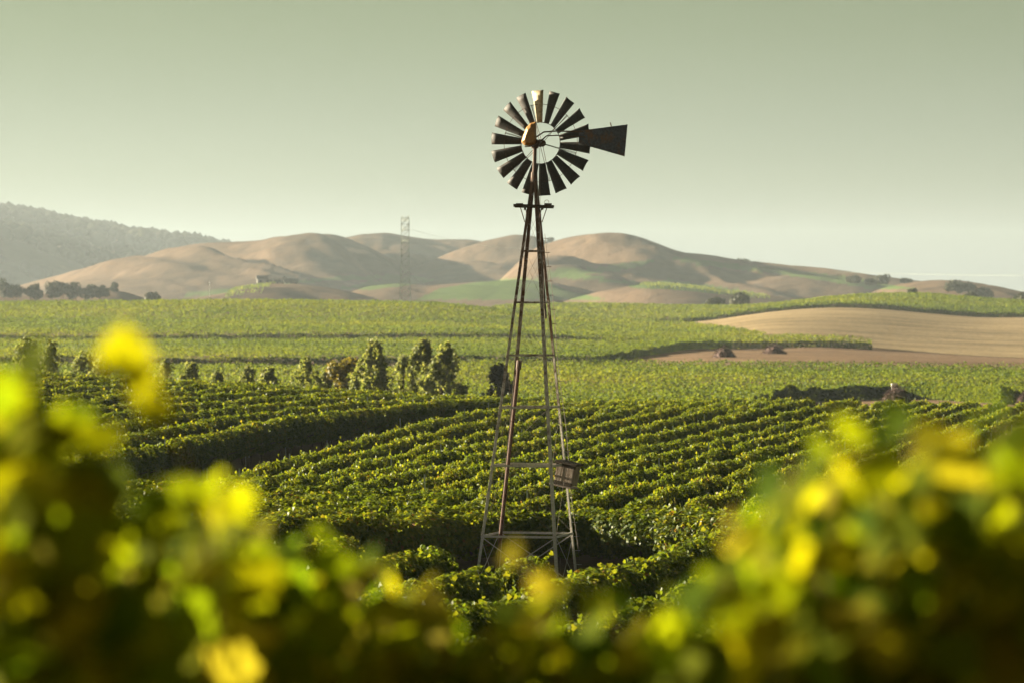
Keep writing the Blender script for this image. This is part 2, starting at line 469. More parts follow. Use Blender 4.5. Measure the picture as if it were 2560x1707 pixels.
# ------------------------------------------------------------------ vine rows near the windmill
VL = 2.4                                        # one vine fills this length of trellis
def vine_mesh(k, per_m=1050):
    rg = np.random.default_rng(100 + k)
    n = int(per_m * VL)
    x = rg.uniform(-VL / 2 - 0.2, VL / 2 + 0.2, n)
    ph = rg.uniform(0, 6.28, 4)
    a = rg.uniform(0, 2 * np.pi, n)
    # rounded hedge section, wider above, bumps along the row
    bump = 1 + 0.05 * np.sin(x * 2.9 + ph[0]) + 0.05 * np.sin(x * 6.1 + ph[1]) + 0.14 * (vnoise(x * 2.5, a * 1.6, k) - 0.5) * 2
    rr = bump * (0.70 + 0.30 * rg.uniform(0, 1, n) ** 0.6)
    y = 0.44 * rr * np.cos(a)
    z = 1.20 + 0.55 * rr * np.sin(a)
    y *= np.where(z < 1.15, 0.82, 1.0)
    nrm = np.stack([rg.normal(0, 0.55, n), np.cos(a) + rg.normal(0, 0.5, n), np.sin(a) + 0.35 + rg.normal(0, 0.5, n)], 1)
    pos = np.stack([x, y, z], 1)
    # upright and drooping shoots
    ps, ns = [], []
    for s in range(5):
        bx = rg.uniform(-VL / 2, VL / 2); by = rg.uniform(-0.35, 0.35)
        L_ = rg.uniform(0.12, 0.42); dr = np.array([rg.normal(0, 0.35), rg.normal(0, 0.3), 1.0]); dr /= np.linalg.norm(dr)
        m = int(L_ * 34)
        t = np.linspace(0, 1, m)[:, None]
        p = np.array([bx, by, 1.5]) + dr * t * L_ + rg.normal(0, 0.045, (m, 3))
        ps.append(p); ns.append(rg.normal(0, 1, (m, 3)) + np.array([0, 0, 0.6]))
    pos = np.concatenate([pos] + ps); nrm = np.concatenate([nrm] + ns)
    mi = int(230 * VL)                          # large leaves deep in the canopy, added to block light coming through
    ai = rg.uniform(0, 2 * np.pi, mi); ri = 0.62 * np.sqrt(rg.uniform(0, 1, mi))
    pos = np.concatenate([pos, np.stack([rg.uniform(-VL / 2, VL / 2, mi), 0.44 * ri * np.cos(ai), 1.2 + 0.55 * ri * np.sin(ai)], 1)])
    nrm = np.concatenate([nrm, rg.normal(0, 1, (mi, 3)) * np.array([0.5, 1.2, 0.6])])
    n = len(pos)
    V, F, kf = scatter(LEAF_P, pos, nrm, np.concatenate([rg.uniform(0.058, 0.108, n - mi), rg.uniform(0.15, 0.22, mi)]), rg)
    rnd = np.clip(rg.beta(2, 2.2, n) * 0.93 + 0.02, 0, 1)
    rnd[rg.uniform(size=n) < 0.012] = rg.uniform(0.93, 1.0)
    return mesh_np('vine', V, F, VINE, rnd=np.repeat(rnd, kf))
VINES = [vine_mesh(k) for k in range(12)]

tb = MB()
tb.path([(0, 0, -0.1), (0.03, 0.02, 0.35), (-0.02, 0.0, 0.8), (0.02, 0.02, 1.15)], [0.05, 0.04, 0.035, 0.03], 6)
tb.tube((0.0, 0, 0.85), (0.6, 0.02, 1.0), 0.025, 0.015, 5); tb.tube((0.0, 0, 0.85), (-0.6, 0.0, 1.02), 0.025, 0.015, 5)
TRUNK = bpy.data.meshes.new('trunk'); TRUNK.from_pydata(tb.v, [], tb.f); TRUNK.materials.append(BARK)
pb = MB(); pb.box((0, 0, 1.05), (0.045, 0.035, 2.3))
POST = bpy.data.meshes.new('post'); POST.from_pydata(pb.v, [], pb.f); POST.materials.append(STEEL)

ORD = ['first', 'second', 'third', 'fourth', 'fifth', 'sixth', 'seventh', 'eighth', 'ninth', 'tenth', 'eleventh', 'twelfth', 'thirteenth', 'fourteenth', 'fifteenth', 'sixteenth', 'seventeenth', 'eighteenth', 'nineteenth', 'twentieth', 'twenty-first', 'twenty-second', 'twenty-third', 'twenty-fourth']

def vine_row(pts, label, group, trunks=False, posts=0, zs=1.0, ys=1.0, keep=None):
    """pts: dense polyline in plan; vines every VL along it, as far as the view reaches"""
    pts = np.asarray(pts, float)
    seg = np.linalg.norm(np.diff(pts, axis=0), axis=1); s = np.concatenate([[0], np.cumsum(seg)])
    n = int(s[-1] / (VL * 0.94))
    spots = []
    for i in range(n):
        sc = (i + 0.5) * VL * 0.94
        x = float(np.interp(sc, s, pts[:, 0])); y = float(np.interp(sc, s, pts[:, 1]))
        x2 = float(np.interp(sc + 0.6, s, pts[:, 0])); y2 = float(np.interp(sc + 0.6, s, pts[:, 1]))
        x1 = float(np.interp(sc - 0.6, s, pts[:, 0])); y1 = float(np.interp(sc - 0.6, s, pts[:, 1]))
        u = U(x, y)
        mg = 2.2 / y * FPX
        if u < -mg or u > 2560 + mg: continue
        if keep and not keep(x, y): continue
        spots.append((x, y, math.atan2(y2 - y1, x2 - x1), sc))
    if not spots: return None
    root = thing('vine_row', (spots[0][0], spots[0][1], g1(spots[0][0], spots[0][1])), label, 'vine row', group)
    bz = Vector(root.location)
    for k, (x, y, a, sc) in enumerate(spots):
        v = link('vine', random.choice(VINES), root)
        v.location = Vector((x, y, g1(x, y))) - bz
        v.rotation_euler = (random.uniform(-0.05, 0.05), 0, a + (math.pi if random.random() < 0.5 else 0))
        v.scale = (random.uniform(1.0, 1.1), ys * random.uniform(0.9, 1.1), zs * random.uniform(0.95, 1.05))
        if trunks:
            link('trunk', TRUNK, v).rotation_euler = (0, 0, random.uniform(0, 6))
        if posts and k % posts == 0:
            p = link('post', POST, root)
            p.location = Vector((x, y, g1(x, y))) - bz + Vector((math.cos(a) * 1.15, math.sin(a) * 1.15, 0))
            p.rotation_euler = (random.uniform(-.05, .05), random.uniform(-.08, .08), a)
            p.scale = (1, 1, random.uniform(0.85, 1.0))
    return root

TWR = Vector((0.335, 89.0))
def a_start(x): return max(95.0, 112 - 1.86 * (x + 8.7))
def a_curve(xa, d0, d1):
    t = float(np.clip((xa + 7) / 12.0, 0, 1))
    s_ = lerp(0.075, 0.19, t); c_ = lerp(0.0003, 0.0, t)
    d = np.arange(d0, d1, 1.0)
    return np.stack([xa + s_ * (d - 130) + c_ * np.maximum(d - 130, 0) ** 2, d], 1)
# block behind the windmill, diagonal rows right of the track
for i in range(22):
    xa = -7 + 1.5 * i
    c = a_curve(xa, 92, 224)
    c = c[[p[1] > a_start(p[0]) for p in c]]
    vine_row(c, f'{ORD[i]} diagonal vine row right of the dirt track, behind the windmill', 'diagonal vine rows behind the windmill', posts=(5 if i % 3 == 0 else 0), trunks=(i == 0), ys=0.60)
    if 1 <= i <= 6:
        c2 = a_curve(xa - 0.75, 190, 224)
        vine_row(c2, f'short vine row near the crest between the {ORD[i-1]} and {ORD[i]} diagonal rows', 'short vine rows along the crest', ys=0.62)
# rows left of the track
DP = np.array([(-15.2, 110), (-13.8, 125), (-12.2, 140), (-10.3, 160), (-6.55, 185), (-1.43, 215), (2.2, 234)])
dd_ = np.arange(108, 234, 1.0)
dx_ = np.interp(dd_, DP[:, 1], DP[:, 0])
ker = np.ones(15) / 15
dx_ = np.convolve(np.pad(dx_, 7, mode='reflect', reflect_type='odd'), ker, 'valid')
dc_ = np.stack([dx_, dd_], 1)
tn = np.gradient(dc_, axis=0); tn /= np.linalg.norm(tn, axis=1, keepdims=True)
nl = np.stack([-tn[:, 1], tn[:, 0]], 1)
for j in range(12):
    off = dc_ + nl * (2.55 * j)
    vine_row(off, f'{ORD[j]} vine row on the left side of the dirt track', 'vine rows left of the dirt track', trunks=(j < 1), posts=(4 if j < 2 else 0), zs=1.08)
# headland rows crossing behind the tower
for j in range(12):
    xs = np.arange(-14, 16, 0.8)
    ys = 92.4 + 2.1 * j + np.clip(1.3 * (xs + 0.9), -5.0, 0) - np.clip(1.1 * (xs - 1.7), 0, 6.0) + 0.2 * np.sin(xs * 0.5 + j)
    ys = np.convolve(np.pad(ys, 2, mode='edge'), np.ones(5) / 5, 'valid')
    vine_row(np.stack([xs, ys], 1), (f'{ORD[j]} crosswise vine row behind the windmill legs' if j else 'crosswise vine row just behind the windmill legs'), 'crosswise vine rows behind the windmill',
             trunks=(j == 0), keep=lambda x, y, j=j: y < a_start(x) - 1.2)
# rows in front of the tower
for j in range(9):
    xc = -8.2 + 2.5 * j
    d = np.arange(44, 87.5, 1.0)
    xs = xc + 0.24 * (d - 70)
    vine_row(np.stack([xs, d], 1), f'{ORD[j]} vine row from the left below the windmill base', 'vine rows below the windmill base', trunks=True,
             keep=lambda x, y: (Vector((x, y)) - TWR).length > 3.4 and y < (79.0 if x < -1.6 else (70.5 if x < 0.1 else (74.5 if x < 2.3 else 84.0))))

# ------------------------------------------------------------------ far vineyard blocks (each reads as one mass)
def far_block(name, label, d0, d1, inside, near=None, spacing=2.4, dens=1.0, uspan=(-160, 2720), seed=1, htop=1.8, face=1.0):
    """near: (us, ds) of the edge that faces the camera"""
    rg = np.random.default_rng(seed)
    P, S = [], []
    nu_, nd_ = near if near else ([uspan[0], uspan[1]], [d0, d0])
    ne = lambda u: np.interp(u, nu_, nd_)
    d = d0
    while d < d1:
        k = 9600 / d * 0.4                                    # render pixels per metre
        size = max(0.22, 1.35 / k)
        per_m = dens * min(30, 9.9 * 0.30 / size)
        x0 = (uspan[0] - 1280) / FPX * d; x1 = (uspan[1] - 1280) / FPX * d
        n = int((x1 - x0) * per_m)
        x = rg.uniform(x0, x1, n)
        y = d + rg.normal(0, 0.27, n)
        clump = vnoise(x * 0.55, y * 0.8, seed)               # plants differ in vigour
        h = (0.9 + (htop - 0.9) * rg.uniform(0, 1, n) ** 0.55) * (0.72 + 0.5 * clump)
        u = U(x, y)
        keep = inside(u, y) & (y > ne(u))
        x, y, h = x[keep], y[keep], h[keep]
        P.append(np.stack([x, y, G(x, y) + h], 1)); S.append(np.full(len(x), size) * rg.uniform(0.7, 1.35, len(x)))
        d += spacing
    # the face of the front rows
    us = np.linspace(uspan[0], uspan[1], 1200); ds_ = ne(us)
    xs = (us - 1280) / FPX * ds_
    sl = np.concatenate([[0], np.cumsum(np.hypot(np.diff(xs), np.diff(ds_)))])
    n = int(sl[-1] * 110 * face)
    t = rg.uniform(0, sl[-1], n)
    x = np.interp(t, sl, xs); y = np.interp(t, sl, ds_) + rg.uniform(0.0, 1.5, n)
    h = htop * rg.uniform(0.06, 0.9, n) * (0.6 + 0.5 * vnoise(x * 0.45, y * 0.2, seed)) * (1.18 if face > 1 else 1.0)
    keep = inside(U(x, y), y)
    x, y, h = x[keep], y[keep], h[keep]
    P.append(np.stack([x, y, G(x, y) + h], 1)); S.append(np.full(len(x), 0.34) * rg.uniform(0.7, 1.3, len(x)))
    P = np.concatenate(P); S = np.concatenate(S); n = len(P)
    nrm = rg.normal(0, 0.6, (n, 3)) + np.array([0, 0, 0.75])
    V, F, kf = scatter(LEAF_Q, P, nrm, S, rg)
    rnd = np.clip(0.5 + 1.25 * fbm(P[:, 0] * 0.02, P[:, 1] * 0.02, seed + 3) + 0.5 * fbm(P[:, 0] * 0.5, P[:, 1] * 0.3, seed + 4, 2) + rg.normal(0, 0.15, n), 0, 1)
    o = link(name, mesh_np(name, V, F, FARVINE, rnd=np.repeat(rnd, kf)))
    tag(o, label, 'vineyard', None, 'stuff')
    return n
edge = lambda u, pu, pd: np.interp(u, pu, pd)
tot = 0
tot += far_block('vineyard', 'vineyard block in the hollow beyond the nearest crest, right of the poplars', 300, 528, lambda u, y: (u > 1080),
                 near=([1080, 1840, 1950, 2080, 2230, 2330, 2420, 2500, 2800], [302, 305, 385, 408, 418, 412, 400, 385, 380]), seed=11, dens=1.2, face=2.2)
tot += far_block('vineyard', 'bright vineyard block behind the row of wind-blown poplars', 330, 505, lambda u, y: (u < 1082) & (y < edge(u, [0, 500, 700, 1082], [505, 500, 485, 490])), seed=12, dens=1.15)
tot += far_block('vineyard', 'pale green vineyard band below the long dark track line', 548, 738, lambda u, y: (u < 1830) & ~((np.abs(y - 640 - 0.012 * (u - 400)) < 3.2) & (u > 150) & (u < 800)), near=([-200, 1480, 1560, 1700, 1830], [549, 552, 600, 680, 736]), seed=13)
tot += far_block('vineyard', 'broad vineyard hill beneath the brown hills, tapering to the right', 756, 1064,
                 lambda u, y: (y < edge(u, [1600, 1745, 1830, 1920, 2060, 2180, 2181], [1064, 1005, 890, 806, 782, 768, 0])) & ~((np.abs(y - 868 - 0.02 * u) < 3.5) & (u < 420)), near=([-200, 3000], [757, 757]), seed=14)
tot += far_block('vineyard', 'far smooth vineyard field below the round dark tree', 1165, 1355, lambda u, y: (u > 1230) & (u < 1790), seed=15, dens=0.9)
tot += far_block('vineyard', 'vineyard cap on the rise above the pale stubble field', 1150, 1345, lambda u, y: (u > 1700), seed=16, dens=1.0)
print('far leaves', tot)

# ------------------------------------------------------------------ hills
def hill_mat(name, a, b, c):
    m, N, L, out = newmat(name)
    geo = N.new('ShaderNodeNewGeometry')
    n1 = N.new('ShaderNodeTexNoise'); n1.inputs['Scale'].default_value = 0.006; n1.inputs['Detail'].default_value = 9; n1.inputs['Roughness'].default_value = 0.66
    n2 = N.new('ShaderNodeTexNoise'); n2.inputs['Scale'].default_value = 0.055; n2.inputs['Detail'].default_value = 8; n2.inputs['Roughness'].default_value = 0.75
    for n in (n1, n2): L.new(geo.outputs['Position'], n.inputs['Vector'])
    r1 = ramp(N, [(0.32, a), (0.52, b), (0.70, c)]); L.new(n1.outputs['Fac'], r1.inputs['Fac'])
    r2 = ramp(N, [(0.32, (0.50, 0.50, 0.47)), (0.47, (0.92, 0.92, 0.91)), (0.7, (1.12, 1.10, 1.05))]); L.new(n2.outputs['Fac'], r2.inputs['Fac'])
    mx = N.new('ShaderNodeMix'); mx.data_type = 'RGBA'; mx.blend_type = 'MULTIPLY'; mx.inputs['Factor'].default_value = 1
    L.new(r1.outputs['Color'], mx.inputs['A']); L.new(r2.outputs['Color'], mx.inputs['B'])
    ag = N.new('ShaderNodeAttribute'); ag.attribute_name = 'green'
    gr = ramp(N, [(0.3, (0.055, 0.10, 0.022)), (0.7, (0.085, 0.13, 0.030))]); L.new(n2.outputs['Fac'], gr.inputs['Fac'])
    m2 = N.new('ShaderNodeMix'); m2.data_type = 'RGBA'
    L.new(ag.outputs['Fac'], m2.inputs['Factor']); L.new(mx.outputs['Result'], m2.inputs['A']); L.new(gr.outputs['Color'], m2.inputs['B'])
    p = N.new('ShaderNodeBsdfPrincipled'); p.inputs['Roughness'].default_value = 0.95; p.inputs['Specular IOR Level'].default_value = 0.05
    L.new(m2.outputs['Result'], p.inputs['Base Color'])
    bp = N.new('ShaderNodeBump'); bp.inputs['Strength'].default_value = 0.5; bp.inputs['Distance'].default_value = 4.0
    L.new(n2.outputs['Fac'], bp.inputs['Height']); L.new(bp.outputs[0], p.inputs['Normal'])
    L.new(p.outputs[0], out.inputs['Surface'])
    return m
HILL = hill_mat('dry_hill', (0.062, 0.043, 0.028), (0.128, 0.085, 0.055), (0.172, 0.115, 0.076))
WOODHILL = hill_mat('wooded_hill', (0.03, 0.034, 0.018), (0.05, 0.05, 0.027), (0.20, 0.14, 0.08))

def in_poly(u, v, poly):
    u = np.asarray(u); v = np.asarray(v)
    r = np.zeros(u.shape, bool); n = len(poly)
    for i in range(n):
        x1, y1 = poly[i]; x2, y2 = poly[(i + 1) % n]
        c = ((y1 > v) != (y2 > v)) & (u < (x2 - x1) * (v - y1) / (y2 - y1 + 1e-9) + x1)
        r ^= c
    return r
GREENS = [
    [(1370, 676), (1480, 672), (1580, 655), (1640, 650), (1600, 668), (1500, 684), (1370, 690)],
    [(1370, 682), (1440, 684), (1560, 700), (1640, 715), (1560, 712), (1480, 700), (1370, 694)],
    [(1660, 641), (1800, 656), (1960, 674), (2100, 690), (2240, 716), (2300, 722), (2180, 724), (2080, 706), (1900, 680), (1740, 662)],
    [(1040, 750), (1100, 722), (1190, 706), (1300, 696), (1370, 706), (1420, 728), (1520, 750)],
    [(850, 722), (930, 703), (1040, 690), (1090, 702), (1010, 716), (930, 726)],
    [(700, 712), (760, 700), (860, 690), (1010, 690), (1000, 696), (800, 704)],
    [(1560, 712), (1680, 700), (1780, 715), (1900, 735), (1880, 742), (1700, 726), (1580, 720)],
    [(430, 738), (560, 722), (600, 728), (500, 742)],
]
def hill(name, crest, dc, wf, wb=420, base=-9.0, spur=0.30, wl=210.0, seed=0, mat=HILL, skew=0.5, nd=110, nu=300, shape=1.0, ridge=0.0, relief=None):
    cu = np.array([c[0] for c in crest], float); cv = np.array([c[1] for c in crest], float)
    us = np.linspace(cu[0], cu[-1], nu)
    vs_ = np.interp(us, cu, cv)
    vs_ = np.convolve(np.pad(vs_, 4, mode='edge'), np.ones(9) / 9, 'valid')
    ds = np.concatenate([np.linspace(dc - wf, dc, nd), np.linspace(dc, dc + wb, 24)[1:]])
    UG, DG = np.meshgrid(us, ds)
    X = (UG - 1280) / FPX * dc + 0 * DG                       # parallel in plan
    H = np.interp(UG, us, CAMZ + (HOR - vs_) * dc / FPX) - base
    t = np.where(DG < dc, (dc - DG) / wf, (DG - dc) / wb)
    s = (0.5 + 0.5 * np.cos(np.pi * np.clip(t, 0, 1))) ** shape
    # spurs and gullies running down the front
    q = (X + skew * (DG - dc)) / wl
    warp = fbm(X / 300, DG / 300, seed + 40) * 1.4
    sp = 1 - 1.9 * (2 * vnoise(q + warp, DG / 900 + seed, seed + 3) - 1) ** 2
    sp2 = 1 - 1.9 * (2 * vnoise(q * 2.6 + 3 + warp * 2, DG / 420, seed + 9) - 1) ** 2 + 0.22 * (1 - 2 * np.abs(2 * vnoise(q * 6.2 + warp * 4, DG / 300, seed + 12) - 1))
    wgt = np.clip(4 * s * (1 - s), 0, 1) ** 0.8 * (DG < dc)
    rel = 0.95 * spur * (sp + 0.7 * sp2 + 0.8 * fbm(X / 70, DG / 70, seed + 50)) * wgt * H
    rel = np.minimum(rel, H * (1.02 - s) * 0.85)
    Z = base + H * s + rel + 3.5 * fbm(X / 45, DG / 45, seed + 70) * s
    if relief is not None: Z = Z + relief(UG, DG, s)
    V = np.stack([X, DG, Z], -1)
    PU = 1280 + FPX * X / DG; PV = HOR - (Z - CAMZ) * FPX / DG
    gmask = np.zeros(PU.shape, bool)
    for poly in GREENS: gmask |= in_poly(PU, PV, poly)
    if mat is WOODHILL: gmask[:] = False
    o = link(name, mesh_np(name, V.reshape(-1, 3), grid_faces(len(ds), nu), mat, smooth=True, extra={'green': gmask.astype(float).ravel()}))
    o['kind'] = 'structure'
    return V
# far wooded ridge, nearer wooded shoulder
ridgeV = hill('hill', [(-700, 490), (-300, 505), (0, 540), (100, 553), (200, 574), (300, 592), (400, 608), (530, 622), (640, 650), (800, 720), (900, 790)], 5200, 1300, spur=0.35, wl=420, seed=3, mat=WOODHILL, skew=0.6)
shoulderV = hill('hill', [(-900, 540), (-300, 560), (0, 578), (90, 590), (180, 622), (260, 652), (340, 690), (430, 740), (480, 790)], 4300, 900, spur=0.30, wl=360, seed=8, mat=WOODHILL, skew=0.9)
# dry brown hills
hill('hill', [(-200, 790), (60, 742), (200, 712), (290, 690), (370, 664), (450, 642), (540, 622), (640, 617), (700, 612), (760, 600), (800, 601), (850, 598), (900, 612), (960, 640), (1040, 690), (1100, 730), (1180, 790)], 3300, 900, spur=0.22, wl=190, seed=24, skew=0.55, nu=260)
hill('hill', [(700, 760), (800, 650), (880, 612), (940, 598), (985, 594), (1030, 602), (1080, 609), (1140, 611), (1200, 613), (1260, 625), (1330, 660), (1400, 730), (1440, 790)], 3900, 900, spur=0.30, wl=230, seed=33, skew=0.7, nu=220)
hill('hill', [(880, 790), (980, 716), (1060, 672), (1140, 640), (1220, 612), (1290, 599), (1340, 604), (1400, 640), (1460, 700), (1520, 790)], 3500, 800, spur=0.26, wl=240, seed=41, skew=0.75, nu=220)
hill('hill', [(1180, 790), (1260, 700), (1330, 632), (1400, 610), (1460, 600), (1510, 597), (1550, 602), (1600, 620), (1660, 642), (1740, 650), (1830, 664), (1920, 672), (2000, 682), (2100, 697), (2180, 709), (2260, 716), (2400, 734), (2560, 760), (2800, 790)], 2950, 760, spur=0.33, wl=200, seed=57, skew=0.5, nu=300)
hill('hill', [(2100, 790), (2200, 722), (2260, 708), (2320, 704), (2400, 714), (2480, 730), (2600, 748), (2900, 770), (3200, 792)], 2300, 420, spur=0.2, wl=150, seed=66, nu=200)
# low front knolls
knollV = hill('hill', [(330, 790), (480, 752), (560, 738), (620, 722), (680, 713), (730, 712), (800, 722), (880, 735), (960, 752), (1040, 790)], 2080, 300, wb=200, spur=0.16, wl=120, seed=71, nu=200, nd=70)
hill('hill', [(760, 790), (860, 742), (930, 722), (1000, 716), (1080, 722), (1180, 712), (1300, 704), (1380, 712), (1480, 735), (1600, 765), (1700, 790)], 2450, 420, wb=260, spur=0.2, wl=170, seed=77, nu=260, nd=80)
knoll2V = hill('hill', [(1300, 790), (1420, 752), (1500, 730), (1600, 716), (1700, 722), (1800, 736), (1900, 744), (2050, 760), (2200, 790)], 2250, 330, wb=220, spur=0.22, wl=150, seed=83, nu=240, nd=80)
hill('hill', [(-500, 790), (-300, 752), (60, 742), (200, 738), (290, 728), (330, 738), (380, 752), (440, 790)], 1850, 160, wb=160, spur=0.1, wl=90, seed=91, nu=160, nd=50)

# woodland on the two wooded hills
def blob_template():
    import bmesh
    bm = bmesh.new(); bmesh.ops.create_icosphere(bm, subdivisions=1, radius=1.0)
    V = np.array([v.co[:] for v in bm.verts]); F = np.array([[v.index for v in f.verts] for f in bm.faces]); bm.free()
    return V, F
BV, BF = blob_template()
def woodland(name, label, VV, n, hmin, hmax, seed, bare=0.48):
    rg = np.random.default_rng(seed)
    nr, nc, _ = VV.shape
    i = rg.integers(0, nr - 26, n * 3); j = rg.integers(0, nc - 1, n * 3)
    extra_j = rg.integers(0, nc - 1, n // 2); extra_i = np.full(n // 2, nr - 24) + rg.integers(-2, 2, n // 2)
    i = np.concatenate([i, extra_i]); j = np.concatenate([j, extra_j])
    P = VV[i, j] + np.stack([rg.uniform(-9, 9, len(i)), rg.uniform(-9, 9, len(i)), np.zeros(len(i))], 1)
    dens = vnoise(P[:, 0] / 150, P[:, 1] / 200, seed) * 0.65 + 0.35 * vnoise(P[:, 0] / 45, P[:, 1] / 60, seed + 1)
    ok = (dens > bare * rg.uniform(0.75, 1.15, len(i))) & (P[:, 2] > 0)
    ok[-(n // 2):] = True
    P = P[ok]
    n = len(P)
    h = rg.uniform(hmin, hmax, n)
    disp = 1 + rg.uniform(-0.32, 0.32, (n, len(BV)))
    V = BV[None] * disp[..., None] * np.stack([h * rg.uniform(0.55, 0.8, n), h * 0.65, h * 0.62], 1)[:, None, :]
    V = V + P[:, None, :] + np.stack([0 * h, 0 * h, h * 0.35], 1)[:, None, :]
    F = (BF[None] + (np.arange(n) * len(BV))[:, None, None]).reshape(-1, 3)
    o = link(name, mesh_np(name, V.reshape(-1, 3), F, WOODLAND, rnd=np.repeat(rg.uniform(0, 1, n), len(BF))))
    tag(o, label, 'woodland', None, 'stuff')
woodland('woodland', 'hazy oak woodland covering the tall ridge at far left', ridgeV, 2700, 8, 15, 5, bare=0.2)
woodland('woodland', 'scattered oak woodland on the lower wooded shoulder at far left', shoulderV, 1500, 7, 13, 6, bare=0.42)

# ------------------------------------------------------------------ windmill
def metal_mat(name, low, high, rust, amount=0.5, scale=7.0, rough=0.55, metallic=0.35, zgrad=False):
    m, N, L, out = newmat(name)
    tc = N.new('ShaderNodeTexCoord'); geo = N.new('ShaderNodeNewGeometry')
    n1 = N.new('ShaderNodeTexNoise'); n1.inputs['Scale'].default_value = scale; n1.inputs['Detail'].default_value = 8; n1.inputs['Roughness'].default_value = 0.7
    n2 = N.new('ShaderNodeTexNoise'); n2.inputs['Scale'].default_value = scale * 6; n2.inputs['Detail'].default_value = 4
    L.new(tc.outputs['Object'], n1.inputs['Vector']); L.new(tc.outputs['Object'], n2.inputs['Vector'])
    r = ramp(N, [(0.3, low), (0.7, high)]); L.new(n2.outputs['Fac'], r.inputs['Fac'])
    msk = ramp(N, [(amount - 0.12, (1, 1, 1)), (amount + 0.06, (0, 0, 0))])
    src = n1.outputs['Fac']
    if zgrad:                                    # rustier towards the head of the tower
        sp = N.new('ShaderNodeSeparateXYZ'); L.new(geo.outputs['Position'], sp.inputs[0])
        mr = N.new('ShaderNodeMapRange'); mr.inputs['From Min'].default_value = 2.5; mr.inputs['From Max'].default_value = 9.5
        mr.inputs['To Min'].default_value = 0.10; mr.inputs['To Max'].default_value = -0.28
        L.new(sp.outputs['Z'], mr.inputs['Value'])
        ad = N.new('ShaderNodeMath'); ad.operation = 'ADD'; L.new(src, ad.inputs[0]); L.new(mr.outputs[0], ad.inputs[1]); src = ad.outputs[0]
    L.new(src, msk.inputs['Fac'])
    mx = N.new('ShaderNodeMix'); mx.data_type = 'RGBA'
    L.new(msk.outputs['Color'], mx.inputs['Factor']); L.new(r.outputs['Color'], mx.inputs['A']); mx.inputs['B'].default_value = (*rust, 1)
    p = N.new('ShaderNodeBsdfPrincipled'); p.inputs['Roughness'].default_value = rough; p.inputs['Metallic'].default_value = metallic
    L.new(mx.outputs['Result'], p.inputs['Base Color'])
    b = N.new('ShaderNodeBump'); b.inputs['Strength'].default_value = 0.25; b.inputs['Distance'].default_value = 0.01
    L.new(n2.outputs['Fac'], b.inputs['Height']); L.new(b.outputs[0], p.inputs['Normal'])
    L.new(p.outputs[0], out.inputs['Surface'])
    return m
GALV = metal_mat('galvanised_steel', (0.46, 0.45, 0.42), (0.68, 0.66, 0.61), (0.115, 0.06, 0.032), 0.46, 5, metallic=0.12, zgrad=True)
RUST = metal_mat('rust_pipe', (0.06, 0.024, 0.014), (0.10, 0.038, 0.022), (0.06, 0.03, 0.02), 0.42, 6, rough=0.8, metallic=0.0)
BLADE = metal_mat('blade_steel', (0.022, 0.022, 0.020), (0.045, 0.043, 0.038), (0.045, 0.024, 0.012), 0.42, 5, rough=0.7, metallic=0.0)
VANE = metal_mat('vane_paint', (0.03, 0.037, 0.055), (0.075, 0.085, 0.11), (0.13, 0.06, 0.025), 0.45, 3.2, rough=0.6, metallic=0.1)
HOOD = metal_mat('hood_rust', (0.26, 0.13, 0.035), (0.42, 0.22, 0.06), (0.16, 0.06, 0.02), 0.42, 6, rough=0.5, metallic=0.2)
DARKIRON = metal_mat('dark_iron', (0.05, 0.035, 0.028), (0.10, 0.07, 0.05), (0.10, 0.04, 0.02), 0.5, 9, rough=0.7, metallic=0.3)
PLANKW = rough_mat('weathered_plank', [(0.3, (0.16, 0.12, 0.09)), (0.5, (0.30, 0.24, 0.19)), (0.75, (0.42, 0.36, 0.30))], 5, bump=0.5, stretch=(4, 4, 0.7))
PLANKD = rough_mat('dark_plank', [(0.3, (0.035, 0.026, 0.018)), (0.7, (0.10, 0.075, 0.05))], 8, bump=0.4, stretch=(0.6, 5, 5))
WIRE = rough_mat('wire', [(0.3, (0.10, 0.08, 0.06)), (0.7, (0.22, 0.19, 0.15))], 9, rough=0.6)

mill = thing('windmill', (0.335, 89.0, 0.0), 'old steel farm windmill with eighteen-blade wheel and folded tail on four-legged tower', 'windmill')
M0 = Vector(mill.location)
ZA = 10.14                                       # where the legs would meet
PHI = [R(31), R(121), R(211), R(301)]            # back right, back left, front left, front right
def axis(z): return Vector((0.19 * z / ZA, 0, z))
def corner(k, z, grow=0.0):
    r = 0.1412 * max(ZA - z, 0.45) + grow
    return axis(z) + Vector((math.cos(PHI[k]) * r, math.sin(PHI[k]) * r, 0))
for k in range(4):                               # angle-iron legs
    b = MB()
    p0, p1 = corner(k, -0.25), corner(k, 9.65)
    for s in (-1, 1):
        fl = Vector((math.cos(PHI[k] + s * R(135)), math.sin(PHI[k] + s * R(135)), 0))      # flange lies along a tower face
        b.bar(p0 + fl * 0.033 + Vector((math.cos(PHI[k]), math.sin(PHI[k]), 0)) * (0.001 * s), p1 + fl * 0.033, 0.066 if s < 0 else 0.060, 0.007, up=Vector((math.cos(PHI[k] - s * R(135)), math.sin(PHI[k] - s * R(135)), 0)))
    b.build('leg', GALV, mill)
RINGS = [1.33, 2.95, 4.29, 5.49, 6.70, 7.89]
for zi, z in enumerate(RINGS):
    for k in range(4):
        a, c = corner(k, z, -0.004), corner((k + 1) % 4, z, -0.004)
        MB().bar(a, c, 0.008, 0.05 if zi < 3 else 0.04).build('girt', GALV, mill)
Z2 = [0.05] + RINGS + [8.75]
